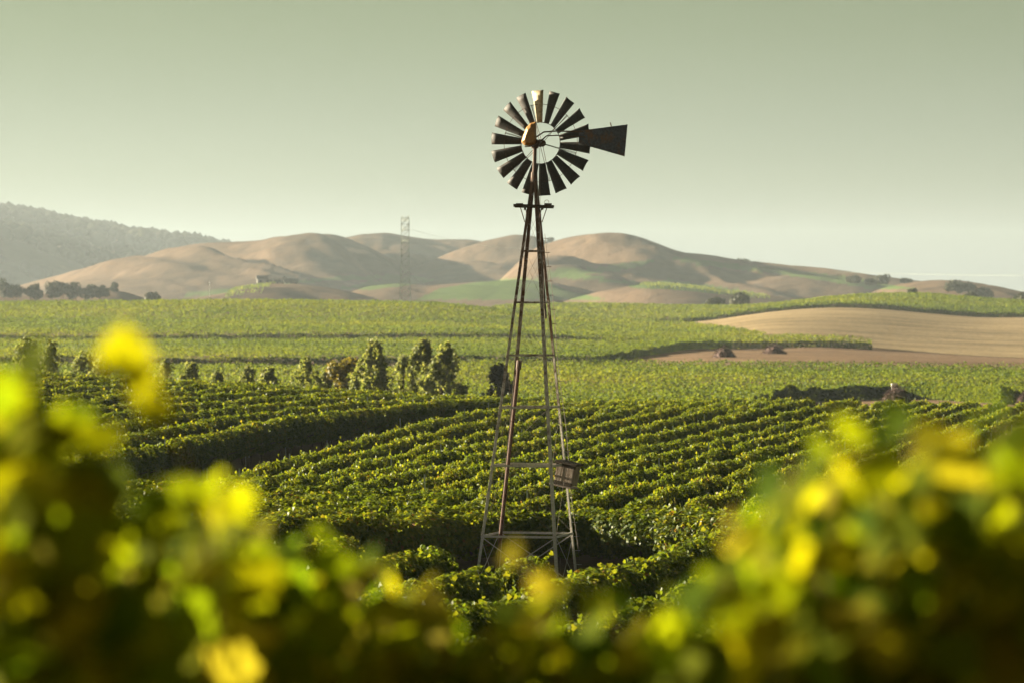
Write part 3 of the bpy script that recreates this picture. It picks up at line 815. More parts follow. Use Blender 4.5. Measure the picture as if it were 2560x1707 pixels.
for i in range(len(Z2) - 1):
    for k in range(4):
        for s in (0, 1):
            a = corner(k, Z2[i + s], 0.012); c = corner((k + 1) % 4, Z2[i + 1 - s], 0.012)
            if i == 0:
                MB().bar(a, c, 0.005, 0.024).build('brace', GALV, mill)
            else:
                MB().tube(a, c, 0.0028, n=5).build('brace_wire', WIRE, mill)
# work platform
plat = MB().bar(axis(8.92) + Vector((-0.44, 0, 0.0)), axis(8.92) + Vector((0.46, -0.02, -0.02)), 0.10, 0.045).build('platform', PLANKD, mill)
for s in (-1, 1):
    MB().bar(axis(8.92) + Vector((-0.47, s * 0.33, 0.03)), axis(8.92) + Vector((0.47, s * 0.33, 0.0)), 0.15, 0.04).build('board', PLANKD, plat)
    MB().bar(axis(8.92) + Vector((s * 0.33, -0.40, 0.053)), axis(8.92) + Vector((s * 0.33, 0.40, 0.053)), 0.17, 0.028).build('board', PLANKD, plat)
    MB().bar(axis(8.92) + Vector((s * 0.2, -0.42, -0.045)), axis(8.92) + Vector((s * 0.2, 0.42, -0.045)), 0.05, 0.045).build('board', PLANKD, plat)
for k in range(4):
    MB().tube(corner(k, 8.56, 0.01), axis(8.9) + Vector((math.cos(PHI[k]), math.sin(PHI[k]), 0)) * 0.36, 0.011, n=6).build('platform_brace', DARKIRON, mill)
hk = MB(); hp = [axis(8.95) + Vector((0.30 + 0.05 * math.cos(t), -0.2, 0.07 + 0.05 * math.sin(t))) for t in np.linspace(-0.4, 3.6, 9)]
hk.path(hp, [0.006] * 9, 5); hk.build('hook', WIRE, mill)
# mast and head
MB().tube(axis(9.3), axis(10.32), 0.048, 0.042, 12).build('mast', DARKIRON, mill, smooth=False)
MB().tube(axis(9.50), axis(9.72), 0.085, 0.075, 12).build('mast_collar', DARKIRON, mill)
YAW = R(20)
fw = Vector((math.sin(YAW), math.cos(YAW), 0))    # wheel faces away from us, a little right
sd = Vector((math.cos(YAW), -math.sin(YAW), 0))
up = Vector((0, 0, 1))
HUB = Vector((0.19, 0, 10.41)) + fw * 0.44
HEAD = Vector((0.19, 0, 10.41))
b = MB()
b.tube(HEAD + Vector((0, 0, -0.14)), HEAD + Vector((0, 0, 0.04)), 0.085, 0.11, 12)
b.tube(HEAD - fw * 0.12, HUB + fw * 0.06, 0.065, 0.05, 12)
b.box(HEAD + Vector((0, 0, -0.02)), (0.2, 0.24, 0.16), Matrix.Rotation(-YAW, 3, 'Z'))
b.tube(HEAD - sd * 0.24 + Vector((0, 0, -0.10)), HEAD + sd * 0.22 + Vector((0, 0, -0.07)), 0.014, n=6)
b.build('gear_case', DARKIRON, mill)
# motor hood: a tall pinched helmet, sloping to the left
prof = [(-0.20, 0.00), (-0.275, 0.08), (-0.235, 0.22), (-0.16, 0.42), (-0.06, 0.52), (0.065, 0.555), (0.075, 0.30), (0.085, 0.10), (0.05, 0.02), (-0.06, -0.02)]
vsx, fsx = [], []
nn = len(prof)
lay = [(-0.19, 0.62), (-0.13, 0.90), (0.0, 1.0), (0.13, 0.90), (0.19, 0.62)]
for dy, sc in lay:
    for px_, pz_ in prof:
        cx, cz = -0.07, 0.20
        vsx.append(HEAD - Vector((0.035, 0.02, 0.075)) + Vector((cx + (px_ - cx) * sc, dy, cz + (pz_ - cz) * sc)))
for li in range(len(lay) - 1):
    for i in range(nn):
        a = li * nn + i; c = li * nn + (i + 1) % nn
        fsx.append((a, c, c + nn, a + nn))
fsx.append(tuple(reversed(range(nn)))); fsx.append(tuple(range((len(lay) - 1) * nn, len(lay) * nn)))
hood = MB(); hood.add(vsx, fsx); hood.build('motor_hood', HOOD, mill, bevel=0.012)
# wheel
wheel = MB()
wheel.tube(HUB - fw * 0.09, HUB + fw * 0.10, 0.085, 0.085, 14)
def ringpts(r, off, n=54):
    return [HUB + fw * off + (sd * math.cos(2 * math.pi * i / n) + up * math.sin(2 * math.pi * i / n)) * r for i in range(n + 1)]
RIN, ROUT, RMID = 0.483, 1.226, 0.905
wheel = wheel.build('wheel_hub', DARKIRON, mill)
rb = MB(); pr = ringpts(RIN, -0.03); rb.path(pr, [0.0085] * len(pr), 5); rb.build('inner_rim', DARKIRON, wheel)
rb = MB(); pr = ringpts(RMID, -0.03); rb.path(pr, [0.0065] * len(pr), 5); rb.build('outer_rim', DARKIRON, wheel)
A0 = R(94)
for i in range(6):
    for j, s in ((0, -0.09), (1, 0.08)):
        a = A0 + R(10 + 60 * i) + (0.014 if j else -0.014)
        e = sd * math.cos(a) + up * math.sin(a)
        MB().tube(HUB + fw * s + e * 0.07, HUB - fw * 0.03 + e * (RMID + 0.015), 0.0065, n=5).build('spoke', DARKIRON, wheel)
def blade_mesh():
    v, f = [], []
    nr, nc = 7, 5
    for i in range(nr):
        t = i / (nr - 1); r = lerp(RIN - 0.005, ROUT, t)
        w = lerp(0.155, 0.285, t); pit = R(lerp(24, 13, t))
        for j in range(nc):
            q = j / (nc - 1) - 0.5
            camb = 0.035 * (1 - 4 * q * q)
            x = q * w
            v.append((x * math.cos(pit) - camb * math.sin(pit), r, x * math.sin(pit) + camb * math.cos(pit)))
    for i in range(nr - 1):
        for j in range(nc - 1):
            a = i * nc + j; f.append((a, a + 1, a + nc + 1, a + nc))
    me = bpy.data.meshes.new('blade'); me.from_pydata(v, [], f); me.materials.append(BLADE)
    for p in me.polygons: p.use_smooth = True
    return me
BL = blade_mesh()
SUNLIT_BLADE = metal_mat('sunlit_blade', (0.30, 0.24, 0.14), (0.48, 0.40, 0.25), (0.06, 0.03, 0.015), 0.40, 3.0, rough=0.5, metallic=0.2)  # top blade only: sunlight on it is put into the base colour
for i in range(18):
    a = A0 + R(20 * i)
    e = sd * math.cos(a) + up * math.sin(a)      # blade's own length axis
    tdir = sd * math.sin(a) - up * math.cos(a)
    o = link('blade', BL, wheel)
    jt = random.uniform(-0.04, 0.04) + (-0.14 if i == 0 else 0)
    nrm = (-fw) * math.cos(jt) + tdir * math.sin(jt); tt = e.cross(nrm)
    Mx = Matrix(((tt.x, e.x, nrm.x, HUB.x), (tt.y, e.y, nrm.y, HUB.y), (tt.z, e.z, nrm.z, HUB.z), (0, 0, 0, 1)))
    o.matrix_basis = Mx
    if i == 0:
        o.data = BL.copy(); o.data.materials[0] = SUNLIT_BLADE; o.scale = (1.2, 1, 1); o['label'] = 'pale blade at the top of the wheel, sunlight painted in its colour'
    sm = o.modifiers.new('gauge', 'SOLIDIFY'); sm.thickness = 0.003
# tail: furled alongside the wheel
tdir = Vector((math.cos(R(20)), -math.sin(R(20)), 0))
TB = HEAD + tdir * 0.08 - fw * 0.10
def tp(a, z): return TB + tdir * a + up * z
tail = MB()
out_ = [(1.04, 0.245), (2.22, 0.37), (2.15, -0.365), (1.13, -0.075), (1.03, -0.02)]
th = Vector((0, 0.004, 0))
vv = [tp(a, z) + th for a, z in out_] + [tp(a, z) - th for a, z in out_]
n5 = len(out_)
tail.add(vv, [tuple(range(n5)), tuple(reversed(range(n5, 2 * n5)))] + [(i, n5 + i, n5 + (i + 1) % n5, (i + 1) % n5) for i in range(n5)])
tail = tail.build('tail_vane', VANE, mill)
for a, z in (((1.05, 0.19), (2.19, 0.30)), ((1.12, -0.03), (2.14, -0.30)), ((2.19, 0.36), (2.13, -0.355))):
    MB().bar(tp(*a) - Vector((0, 0.012, 0)), tp(*z) - Vector((0, 0.012, 0)), 0.012, 0.03).build('stiffener', VANE, tail)
MB().tube(tp(1.83, 0.32), tp(1.80, 0.42), 0.012, n=6).build('tail_bolt', DARKIRON, tail)
arm = MB(); pp = [tp(0.0, 0.12), tp(0.18, 0.23), tp(0.5, 0.245), tp(1.15, 0.22)]; arm.path(pp, [0.017] * 4, 7); arm.build('tail_arm', DARKIRON, mill)
arm = MB(); pp = [tp(0.02, -0.04), tp(0.25, 0.14), tp(0.5, 0.145), tp(1.2, 0.10)]; arm.path(pp, [0.014] * 4, 7); arm.build('tail_arm', DARKIRON, mill)
MB().tube(tp(0.08, -0.10), tp(0.2, 0.02), 0.03, n=8).build('furl_lever', DARKIRON, mill)
for dx in (-0.012, 0.05):
    MB().tube(HEAD + Vector((dx + 0.06, -0.06, 0.0)), axis(8.95) + Vector((0.10 + dx, -0.05, 0)), 0.0045, n=5).build('furl_wire', WIRE, mill)
# pump rod, hanging from the platform and broken off
MB().tube(axis(8.9) + Vector((0.09, 0.03, 0)), Vector((0.45, 0.0, 6.33)), 0.030, 0.026, 8).build('pump_rod', PLANKD, mill)
# rusty standpipe inside the left legs
tp0, tp1 = Vector(((1236 - 1280) / 107.9, 0.55, 0.0)) - Vector((M0.x, 0, 0)), Vector(((1298 - 1280) / 107.9 - M0.x, 0.15, 5.32))
MB().tube(tp0, tp1, 0.045, 0.042, 10).build('standpipe', RUST, mill, smooth=False)
dv = (tp1 - tp0).normalized()
MB().tube(tp1 - dv * 0.16, tp1 + dv * 0.05, 0.062, n=10).build('standpipe_cap', DARKIRON, mill)
# climbing steps on the back right leg
for i in range(24):
    z = 0.6 + i * 0.33
    p = corner(0, z, 0.01)
    MB().tube(p, p + Vector((0.115, -0.03, 0.0)), 0.0075, n=5).build('step', GALV, mill)
cb = MB(); pts = [corner(0, z, 0.02) + Vector((0.05 + 0.02 * math.sin(z * 2.1), 0, 0)) for z in np.linspace(0.3, 8.3, 26)]
cb.path(pts, [0.006] * 26, 5); cb.build('control_wire', WIRE, mill)

# nest box wired to the back right leg
q = at(1418, 1186, 89.3)
box = thing('nest_box', q, 'weathered wooden nest box hanging tilted on the windmill tower leg', 'nest box')
box.rotation_euler = (0, R(11), R(-24))
for i in range(5):
    MB().box((-0.172 + 0.086 * i, -0.16 + random.uniform(-.006, .006), 0.01), (0.082, 0.02, 0.46)).build('plank', PLANKW, box, bevel=0.003)
    MB().box((-0.172 + 0.086 * i, 0.16, 0.01), (0.082, 0.02, 0.46)).build('plank', PLANKW, box, bevel=0.003)
for s in (-1, 1):
    for i in range(3):
        MB().box((s * 0.226, -0.106 + 0.106 * i, 0.01), (0.02, 0.102, 0.46)).build('plank', PLANKW, box, bevel=0.003)
MB().box((0.01, -0.02, 0.285), (0.56, 0.44, 0.05)).build('lid', PLANKD, box, bevel=0.004)
MB().box((0.0, -0.182, 0.225), (0.50, 0.02, 0.09)).build('front_rail', PLANKD, box, bevel=0.003)
MB().box((0.0, -0.182, -0.20), (0.47, 0.02, 0.09)).build('front_rail', PLANKD, box, bevel=0.003)
MB().box((-0.02, -0.03, -0.265), (0.56, 0.44, 0.035)).build('floor_board', PLANKW, box, bevel=0.004)

# ------------------------------------------------------------------ trees
def tree(name, label, cat, base, H, W, kind, mat, lean=0.0, n=900, leaf=0.2, seed=0, trunk_show=0.1, group=None, sub=None, rot=0):
    rg = np.random.default_rng(seed)
    root = thing(name, base, label, cat, group)
    P, Nn = [], []
    if kind == 'poplar':
        nb = 34
        for b_ in range(nb):
            t0 = rg.uniform(trunk_show, 0.82)
            a = rg.uniform(0, 2 * np.pi)
            rmax = W * 0.86 * (0.35 + 0.75 * math.sin(math.pi * min(1, t0 * 0.9 + 0.12)) ** 0.8)
            L_ = H * rg.uniform(0.16, 0.30) * (1.0 if t0 < 0.7 else 0.8)
            m = max(6, n // nb)
            t = rg.uniform(0, 1, m)
            r = rmax * np.minimum(1, t * 1.7) * rg.uniform(0.7, 1.0)
            z = t0 * H + t * L_
            z = np.minimum(z, H * (1 - 0.1 * rg.uniform(0, 1)))
            rr = r * np.clip((H - z) / (0.48 * H), 0.10, 1) ** 0.7 * np.clip(z / (0.25 * H), 0.5, 1)
            jit = rg.normal(0, leaf * 0.55, (m, 3))
            p = np.stack([rr * np.cos(a) + lean * (z / H) ** 1.4 * H, rr * np.sin(a), z], 1) + jit
            P.append(p); Nn.append(rg.normal(0, 0.7, (m, 3)) + np.array([math.cos(a), math.sin(a), 0.3]))
    else:
        nb = 16
        for b_ in range(nb):
            a = rg.uniform(0, 2 * np.pi); rad = math.sqrt(rg.uniform(0, 1)) * W * 0.36
            zc = H * rg.uniform(0.24, 0.84) * (1 - 0.22 * (rad / (W * 0.4)))
            if kind == 'bush': zc = H * rg.uniform(0.12, 0.92) * (1 - 0.45 * rad / (W * 0.4))
            br = W * rg.uniform(0.15, 0.25)
            m = n // nb
            dvv = rg.normal(0, 1, (m, 3)); dvv /= np.linalg.norm(dvv, axis=1, keepdims=True)
            rr = br * rg.uniform(0.55, 1.08, m) ** 0.6
            p = np.array([rad * math.cos(a), rad * math.sin(a), zc]) + dvv * rr[:, None] * np.array([1, 1, 0.8])
            p[:, 0] += lean * p[:, 2]
            p[:, 2] = np.maximum(p[:, 2], 0.05 * H)
            P.append(p); Nn.append(dvv + rg.normal(0, 0.5, (m, 3)) + np.array([0, 0, 0.2]))
    P = np.concatenate(P); Nn = np.concatenate(Nn); m = len(P)
    V, F, kf = scatter(LEAF_Q, P, Nn, leaf * rg.uniform(0.7, 1.4, m), rg)
    link('crown', mesh_np('crown', V, F, mat, rnd=np.repeat(rg.uniform(0, 1, m), kf)), root)
    tb = MB()
    tr = max(0.05, H * 0.022)
    top = 0.8 if kind == 'poplar' else 0.55
    zz = np.linspace(-0.3, H * top, 6)
    tb.path([(lean * max(z, 0) * (max(z, 0) / H) ** 0.4, 0.02 * math.sin(z * 3), z) for z in zz], [tr * (1 - 0.75 * i / 5) for i in range(6)], 7)
    for i in range(6):
        a = rg.uniform(0, 6.28); z0 = H * rg.uniform(0.25, 0.5)
        tb.tube((lean * z0 * (z0 / H) ** 0.4, 0, z0), (lean * z0 + math.cos(a) * W * 0.28, math.sin(a) * W * 0.28, z0 + H * 0.22), tr * 0.45, tr * 0.12, 5)
    tb.build('trunk', BARK, root)
    return root
def plant_at(u, vtop, d, **k):
    x = (u - 1280) / FPX * d
    z = g1(x, d)
    H = CAMZ - (vtop - HOR) * d / FPX - z
    return (x, d, z), H
def T(name, label, cat, u, vtop, d, wpx, kind, mat, **k):
    b_, H = plant_at(u, vtop, d)
    return tree(name, label, cat, b_, H, wpx * d / FPX, kind, mat, **k)
PG = 'poplars beyond the vine rows'
T('autumn_tree', 'broad golden-brown tree beside the tall poplars', 'tree', 868, 856, 262, 118, 'round', GOLD, n=4200, leaf=0.19, seed=1)
T('poplar_tree', 'tall pale poplar standing against the golden-brown tree', 'tree', 920, 846, 258, 62, 'poplar', POPLAR, lean=0.06, n=5000, leaf=0.18, seed=2, group=PG)
T('poplar_tree', 'slim poplar, shortest of the close trio of tall poplars', 'tree', 1006, 878, 262, 46, 'poplar', POPLAR, lean=0.02, n=3000, leaf=0.16, seed=3, group=PG)
T('poplar_tree', 'tallest poplar, middle of the close trio', 'tree', 1052, 838, 264, 62, 'poplar', POPLAR, lean=0.03, n=5000, leaf=0.18, seed=4, group=PG)
T('poplar_tree', 'poplar leaning right, nearest the windmill in the trio', 'tree', 1098, 852, 258, 66, 'poplar', POPLAR, lean=0.09, n=5000, leaf=0.18, seed=5, group=PG)
T('round_bush', 'dark low bush between the tall poplars', 'bush', 975, 895, 266, 80, 'bush', DARKLEAF, n=2600, leaf=0.16, seed=6)
T('dark_tree', 'dark conical tree seen behind the left windmill legs', 'tree', 1244, 905, 262, 62, 'poplar', DARKLEAF, n=3600, leaf=0.19, seed=7)
for i, (u, vt, w, ln, lab) in enumerate([
        (30, 832, 60, 0.22, 'wind-bent poplar at the left end of the tree line'),
        (98, 840, 44, 0.16, 'dark wind-bent poplar, second from the left end of the tree line'),
        (172, 862, 58, 0.22, 'bushy wind-bent poplar, third from the left end of the tree line'),
        (236, 872, 44, 0.16, 'small wind-bent poplar, fourth from the left end of the tree line'),
        (330, 892, 44, 0.18, 'wispy sapling behind the large blurred yellow leaf'),
        (402, 888, 40, 0.08, 'upright sapling just right of the large blurred yellow leaf'),
        (462, 900, 46, 0.10, 'small poplar midway between the wind-bent poplars and the golden tree'),
        (540, 926, 40, 0.04, 'tiny sapling left of the pair of short poplars'),
        (618, 908, 46, 0.03, 'short poplar, left one of a low pair'),
        (666, 914, 44, 0.03, 'short poplar, right one of a low pair'),
        (762, 888, 56, 0.02, 'pale conical poplar left of the golden-brown tree'),
        (806, 930, 40, 0.02, 'small leafy poplar at the foot of the golden-brown tree')]):
    T('poplar_tree', lab, 'tree', u, vt, 250 + (i % 3) * 6, w, 'poplar', POPLAR, lean=ln, n=2400, leaf=0.16, seed=20 + i, group=PG)
for i, (u, vt, w, lab) in enumerate([(66, 905, 60, 'scrubby bush under the leftmost wind-bent poplars'), (135, 900, 70, 'scrubby bush between the second and third wind-bent poplars'),
                                     (300, 925, 70, 'low bush behind the blurred yellow leaf'), (505, 935, 70, 'low bush beside the tiny sapling'), (716, 925, 80, 'low brown bush left of the conical poplar'), (580, 938, 80, 'low leafy bush left of the low pair of poplars'), (425, 930, 80, 'low leafy bush between the upright sapling and the small poplar'), (1080, 925, 90, 'leafy bush at the foot of the close trio of poplars')]):
    T('scrub_bush', lab, 'bush', u, vt, 256, w, 'bush', POPLAR if i % 2 else GOLD, n=1800, leaf=0.17, seed=50 + i)

# distant trees on the skyline and below the hills
def FT(label, u, vtop, vbase, w, d, kind='round', seed=0, n=700, group='distant trees'):
    p = at(u, vbase, d); H = (vbase - vtop) * d / FPX
    return tree('distant_tree', label, 'tree', p, H, w * d / FPX, kind, DARKLEAF, n=n, leaf=max(0.5, 2.6 * d / 9600 * 2.2), seed=seed, group=group)
for i, (u, vt, vb, w, lab) in enumerate([
        (8, 690, 752, 62, 'dark oak cut by the left picture edge below the wooded ridge'), (42, 706, 752, 50, 'dark oak second from the left picture edge below the wooded ridge'),
        (76, 710, 752, 44, 'small oak third from the left picture edge below the wooded ridge'), (92, 704, 752, 40, 'upright oak left of the tallest oaks below the wooded ridge'),
        (132, 694, 752, 56, 'tallest oak of the clump below the wooded ridge'), (158, 697, 752, 40, 'tall slender oak right of the tallest oak'),
        (190, 700, 752, 52, 'spreading oak in the middle of the clump below the wooded ridge'), (230, 705, 752, 54, 'rounded oak near the right end of the clump'),
        (258, 706, 750, 30, 'slim oak at the right end of the clump')]):
    FT(lab, u, vt, vb, w, 1700, seed=70 + i, group='oaks below the wooded ridge')
for i, (u, vt, vb, w, d, lab) in enumerate([
        (285, 702, 732, 20, 1780, 'lone small tree on the knoll right of the oak clump'), (384, 732, 752, 44, 1500, 'low bush on the vineyard skyline left of the farmhouse knoll'),
        (848, 594, 604, 26, 3290, 'wind-swept tree on top of the left brown hill'), (872, 600, 610, 34, 3290, 'low wind-swept tree beside the one on top of the left brown hill'),
        (1848, 733, 762, 62, 1400, 'round dark oak standing alone at the edge of the far vineyard'), (1788, 748, 762, 50, 1420, 'low grey bush left of the round dark oak'),
        (1853, 648, 668, 40, 2900, 'tree with an open crown on the sloping skyline'), (1898, 660, 672, 52, 2900, 'flat-topped tree right of the open-crowned one on the skyline'),
        (2135, 692, 706, 40, 2250, 'low tree left of the big skyline tree'), (2176, 698, 710, 30, 2250, 'small tree touching the left of the big skyline tree'),
        (2206, 682, 710, 46, 2250, 'big square-crowned tree on the right skyline'), (2262, 698, 706, 24, 2250, 'tiny bush on the right skyline knoll'), (2275, 697, 706, 9, 2250, 'tiny lollipop tree on the right skyline knoll'),
        (2386, 702, 728, 56, 1950, 'rounded tree, left of the three at the far right skyline'), (2418, 704, 734, 54, 1950, 'rounded tree, middle of the three at the far right skyline'),
        (2458, 718, 750, 50, 1950, 'spreading tree, right of the three at the far right skyline'),
        (2428, 731, 748, 34, 1420, 'dark bush poking above the vineyard cap'), (2280, 722, 734, 24, 1360, 'small bush poking above the vineyard cap crest'),
        (2552, 733, 765, 56, 1400, 'dark oak cut by the right picture edge'), (1376, 596, 604, 18, 3400, 'small tree on the ridge just right of the windmill tower')]):
    FT(lab, u, vt, vb, w, d, seed=100 + i, kind='round' if i not in (1, 5, 16) else 'bush')

# heaps of cut brush on the farm tracks
def brush(label, u, v, d, wpx, hpx, seed):
    rg = np.random.default_rng(seed)
    p = at(u, v, d); p.z = min(p.z, g1(p.x, d) + 0.3)
    W, H = wpx * d / FPX, hpx * d / FPX
    root = thing('brush_heap', p, label, 'brush heap', 'heaps of cut brush')
    b_ = MB()
    for i in range(420):
        a = rg.uniform(0, 6.28); r = W / 2 * math.sqrt(rg.uniform(0, 1))
        h = H * max(0.05, (1 - (2 * r / W) ** 2)) * rg.uniform(0.35, 1.12)
        c = Vector((r * math.cos(a), r * math.sin(a), h))
        e = Vector(rg.normal(0, 1, 3)); e.z = abs(e.z) * 0.6; e.normalize()
        L_ = rg.uniform(0.25, 0.6) * H
        b_.tube(c - e * L_ * 0.5, c + e * L_ * 0.5, 0.011 * H + 0.02, 0.006 * H, 4)
    b_.build('branches', BRUSH, root)
    m_ = MB(); nseg = 14
    vs_, fs_ = [(0, 0, H * 0.82)], []
    for j, (rr, hh) in enumerate(((0.45, 0.66), (0.78, 0.34), (0.98, -0.02))):
        for i in range(nseg):
            a = 2 * math.pi * i / nseg; k = rg.uniform(0.88, 1.1)
            vs_.append((W / 2 * rr * k * math.cos(a), W / 2 * rr * k * math.sin(a), H * hh * rg.uniform(0.9, 1.1)))
    for i in range(nseg):
        fs_.append((0, 1 + i, 1 + (i + 1) % nseg))
        for j in range(2):
            a = 1 + j * nseg + i; c = 1 + j * nseg + (i + 1) % nseg
            fs_.append((a, a + nseg, c + nseg, c))
    m_.add(vs_, fs_).build('heap_core', BRUSH, root)
brush('rounded heap of brown brush nearest the vineyard corner on the upper track', 1811, 896, 585, 60, 32, 1)
brush('flatter heap of brown brush, right one on the upper track', 1936, 889, 640, 66, 30, 2)
brush('heap of reddish brush in front of the white box in the hollow', 2240, 1003, 372, 76, 44, 3)
brush('heap of brush cut by the right picture edge', 2562, 1000, 380, 40, 30, 4)
# white box on a post behind the hollow
WHITE = rough_mat('white_paint', [(0.3, (0.70, 0.69, 0.66)), (0.7, (0.85, 0.84, 0.80))], 5)
q = at(2236, 972, 390); q.z = g1(q.x, q.y)
wb = thing('utility_box', q, 'small white box on legs above the brush heap in the hollow', 'utility box')
zt = CAMZ - (958 - HOR) * 390 / FPX - q.z
MB().box((0, 0, zt - 0.15), (0.62, 0.4, 0.34)).build('box', WHITE, wb, bevel=0.02)
for s in (-0.25, 0.25): MB().box((s, 0, (zt - 0.3) / 2), (0.07, 0.07, zt - 0.34)).build('leg', WHITE, wb)

# ------------------------------------------------------------------ pylon, wires, farm buildings
PYL = rough_mat('pylon_steel', [(0.3, (0.13, 0.15, 0.11)), (0.7, (0.22, 0.24, 0.18))], 0.4, rough=0.6)
pd = 1900.0
pb_ = at(1013, 770, pd); ptop = at(1013, 545, pd).z
pyl = thing('pylon', pb_, 'tall narrow lattice power pylon standing before the brown hills', 'pylon')
Hp = ptop - pb_.z
def pw(z): return lerp(2.8, 1.9, min(1, z / (Hp * 0.55)))
for sx in (-1, 1):
    for sy in (-1, 1):
        b = MB(); zs_ = [0, Hp * 0.55, Hp]
        b.path([(sx * pw(z), sy * pw(z), z) for z in zs_], [0.17, 0.16, 0.15], 4); b.build('leg', PYL, pyl)
zs_ = np.linspace(0, Hp, 15)
for i in range(14):
    for s in (0, 1):
        b = MB()
        a, c = pw(zs_[i]), pw(zs_[i + 1])
        for (x0, y0, x1, y1) in ((-a, -a, c, -c), (a, -a, -c, -c)) if s == 0 else ((-a, a, c, c), (a, a, -c, c)):
            b.tube((x0, y0, zs_[i]), (x1, y1, zs_[i + 1]), 0.09, n=4)
        for (x0, y0, x1, y1) in (((-a, -a, -c, c)), ((-a, a, -c, -c))) if s == 0 else (((a, -a, c, c)), ((a, a, c, -c))):
            b.tube((x0, y0, zs_[i]), (x1, y1, zs_[i + 1]), 0.09, n=4)
        b.build('lattice_brace', PYL, pyl)
    b = MB(); c = pw(zs_[i + 1])
    for p0, p1 in (((-c, -c), (c, -c)), ((c, -c), (c, c)), ((c, c), (-c, c)), ((-c, c), (-c, -c))): b.tube((*p0, zs_[i + 1]), (*p1, zs_[i + 1]), 0.10, n=4)
    b.build('lattice_ring', PYL, pyl)
for f_ in (0.74, 0.86, 0.97):
    for sy in (-1, 1):
        b = MB()
        for sx in (-1, 1):
            b.tube((sx * 1.85, sy * 1.85, Hp * f_), (0, sy * 8.5, Hp * f_), 0.12, n=4); b.tube((sx * 1.85, sy * 1.85, Hp * f_ + 2.4), (0, sy * 8.5, Hp * f_), 0.10, n=4)
        b.build('cross_arm', PYL, pyl)
for i, (pa, pz, lab) in enumerate([((1700, 655, 3200), (2760, 689, 2000), 'faint upper power line across the right sky'), ((1900, 690, 3000), (2760, 727, 2000), 'faint lower power line near the right skyline'),
                                   ((1018, 572, 1900), (1330, 620, 3300), 'faint power line running from the pylon towards the hills')]):
    a, c = at(*pa), at(*pz)
    b = MB(); pts = [a.lerp(c, t) - Vector((0, 0, 14 * t * (1 - t))) for t in np.linspace(0, 1, 14)]
    b.path(pts, [0.07] * 14, 4); tag(b.build('power_line', PYL), lab, 'power line', 'power lines')
ROOF = rough_mat('dark_roof', [(0.3, (0.07, 0.065, 0.06)), (0.7, (0.14, 0.13, 0.12))], 0.8)
WALLM = rough_mat('pale_wall', [(0.3, (0.11, 0.105, 0.095)), (0.7, (0.17, 0.16, 0.145))], 0.6)
GLASSM = rough_mat('dark_window', [(0.3, (0.02, 0.022, 0.025)), (0.7, (0.05, 0.05, 0.055))], 3, rough=0.2, spec=0.6)
def house(label, u, v, d, L_, Wd, Hh, rot):
    q = at(u, v, d)
    o = thing('farmhouse', q, label, 'house'); o.rotation_euler = (0, 0, rot)
    MB().box((0, 0, Hh / 2 - 1.5), (L_, Wd, Hh + 3)).build('wall', WALLM, o)
    r_ = MB(); e = 0.6; rh = Wd * 0.32
    vs_ = [(-L_ / 2 - e, -Wd / 2 - e, Hh), (L_ / 2 + e, -Wd / 2 - e, Hh), (L_ / 2 + e, Wd / 2 + e, Hh), (-L_ / 2 - e, Wd / 2 + e, Hh), (-L_ / 2 - e, 0, Hh + rh), (L_ / 2 + e, 0, Hh + rh)]
    r_.add(vs_, [(0, 1, 5, 4), (2, 3, 4, 5), (0, 4, 3), (1, 2, 5), (3, 2, 1, 0)]).build('roof', ROOF, o)
    for s in np.linspace(-L_ * 0.35, L_ * 0.35, 3):
        MB().box((s, -Wd / 2 - 0.03, Hh * 0.55), (1.6, 0.1, 1.4)).build('window', GLASSM, o)
    MB().box((L_ * 0.17, -Wd / 2 - 0.03, Hh * 0.38), (1.0, 0.1, 2.0)).build('door', GLASSM, o)
house('long low farmhouse with dark roof on the knoll left of the pylon', 668, 711, 2110, 11, 7, 2.6, R(8))
house('small farm building beside the long farmhouse on the knoll', 692, 710, 2106, 7, 6, 2.6, R(-12))
house('pale shed on the slope right of the farmhouse', 728, 716, 2085, 7, 5, 2.4, R(5))
b = MB(); q = at(524, 742, 1900); b.tube((0, 0, 0), (0, 0, 7.5), 0.13, 0.09, 6)
o = thing('pole', q, 'thin white pole on the low ground left of the farmhouse knoll', 'pole'); b.build('shaft', WHITE, o); MB().box((0, 0, 7.3), (0.9, 0.12, 0.14)).build('crossbar', WHITE, o)

# striped young vineyards on the hill slopes, rows running down the slope
def hill_rows(label, VV, u0, u1, step, lo, hi, seed):
    rg = np.random.default_rng(seed); P = []
    PU = 1280 + FPX * VV[..., 0] / VV[..., 1]; PV = HOR - (VV[..., 2] - CAMZ) * FPX / VV[..., 1]
    nf = VV.shape[0] - 23
    uc = PU[nf - 1]
    for u in np.arange(u0, u1, step):
        j = int(np.argmin(np.abs(uc - u)))
        v = PV[:nf, j]; crest = v.min()
        pts = VV[:nf, j][(v > crest + lo) & (v < crest + hi)]
        if len(pts) < 2: continue
        m = 90; t = rg.uniform(0, len(pts) - 1, m); i = np.minimum(t.astype(int), len(pts) - 2); f = (t - i)[:, None]
        q0 = pts[i] * (1 - f) + pts[i + 1] * f + np.stack([rg.normal(0, .22, m), 0 * t, rg.uniform(0.1, 1.7, m)], 1)
        P.append(q0)
    P = np.concatenate(P); m = len(P)
    V, F, kf = scatter(LEAF_Q, P, rg.normal(0, .6, (m, 3)) + np.array([0, 0, .7]), rg.uniform(0.6, 1.1, m), rg)
    o = link('hillside_vineyard', mesh_np('hillside_vineyard', V, F, FARVINE, rnd=np.repeat(rg.uniform(0, 1, m), kf))); tag(o, label, 'vineyard', None, 'stuff')
hill_rows('small striped vineyard below the farmhouse on the knoll', knollV, 604, 694, 8.2, 2, 26, 1)
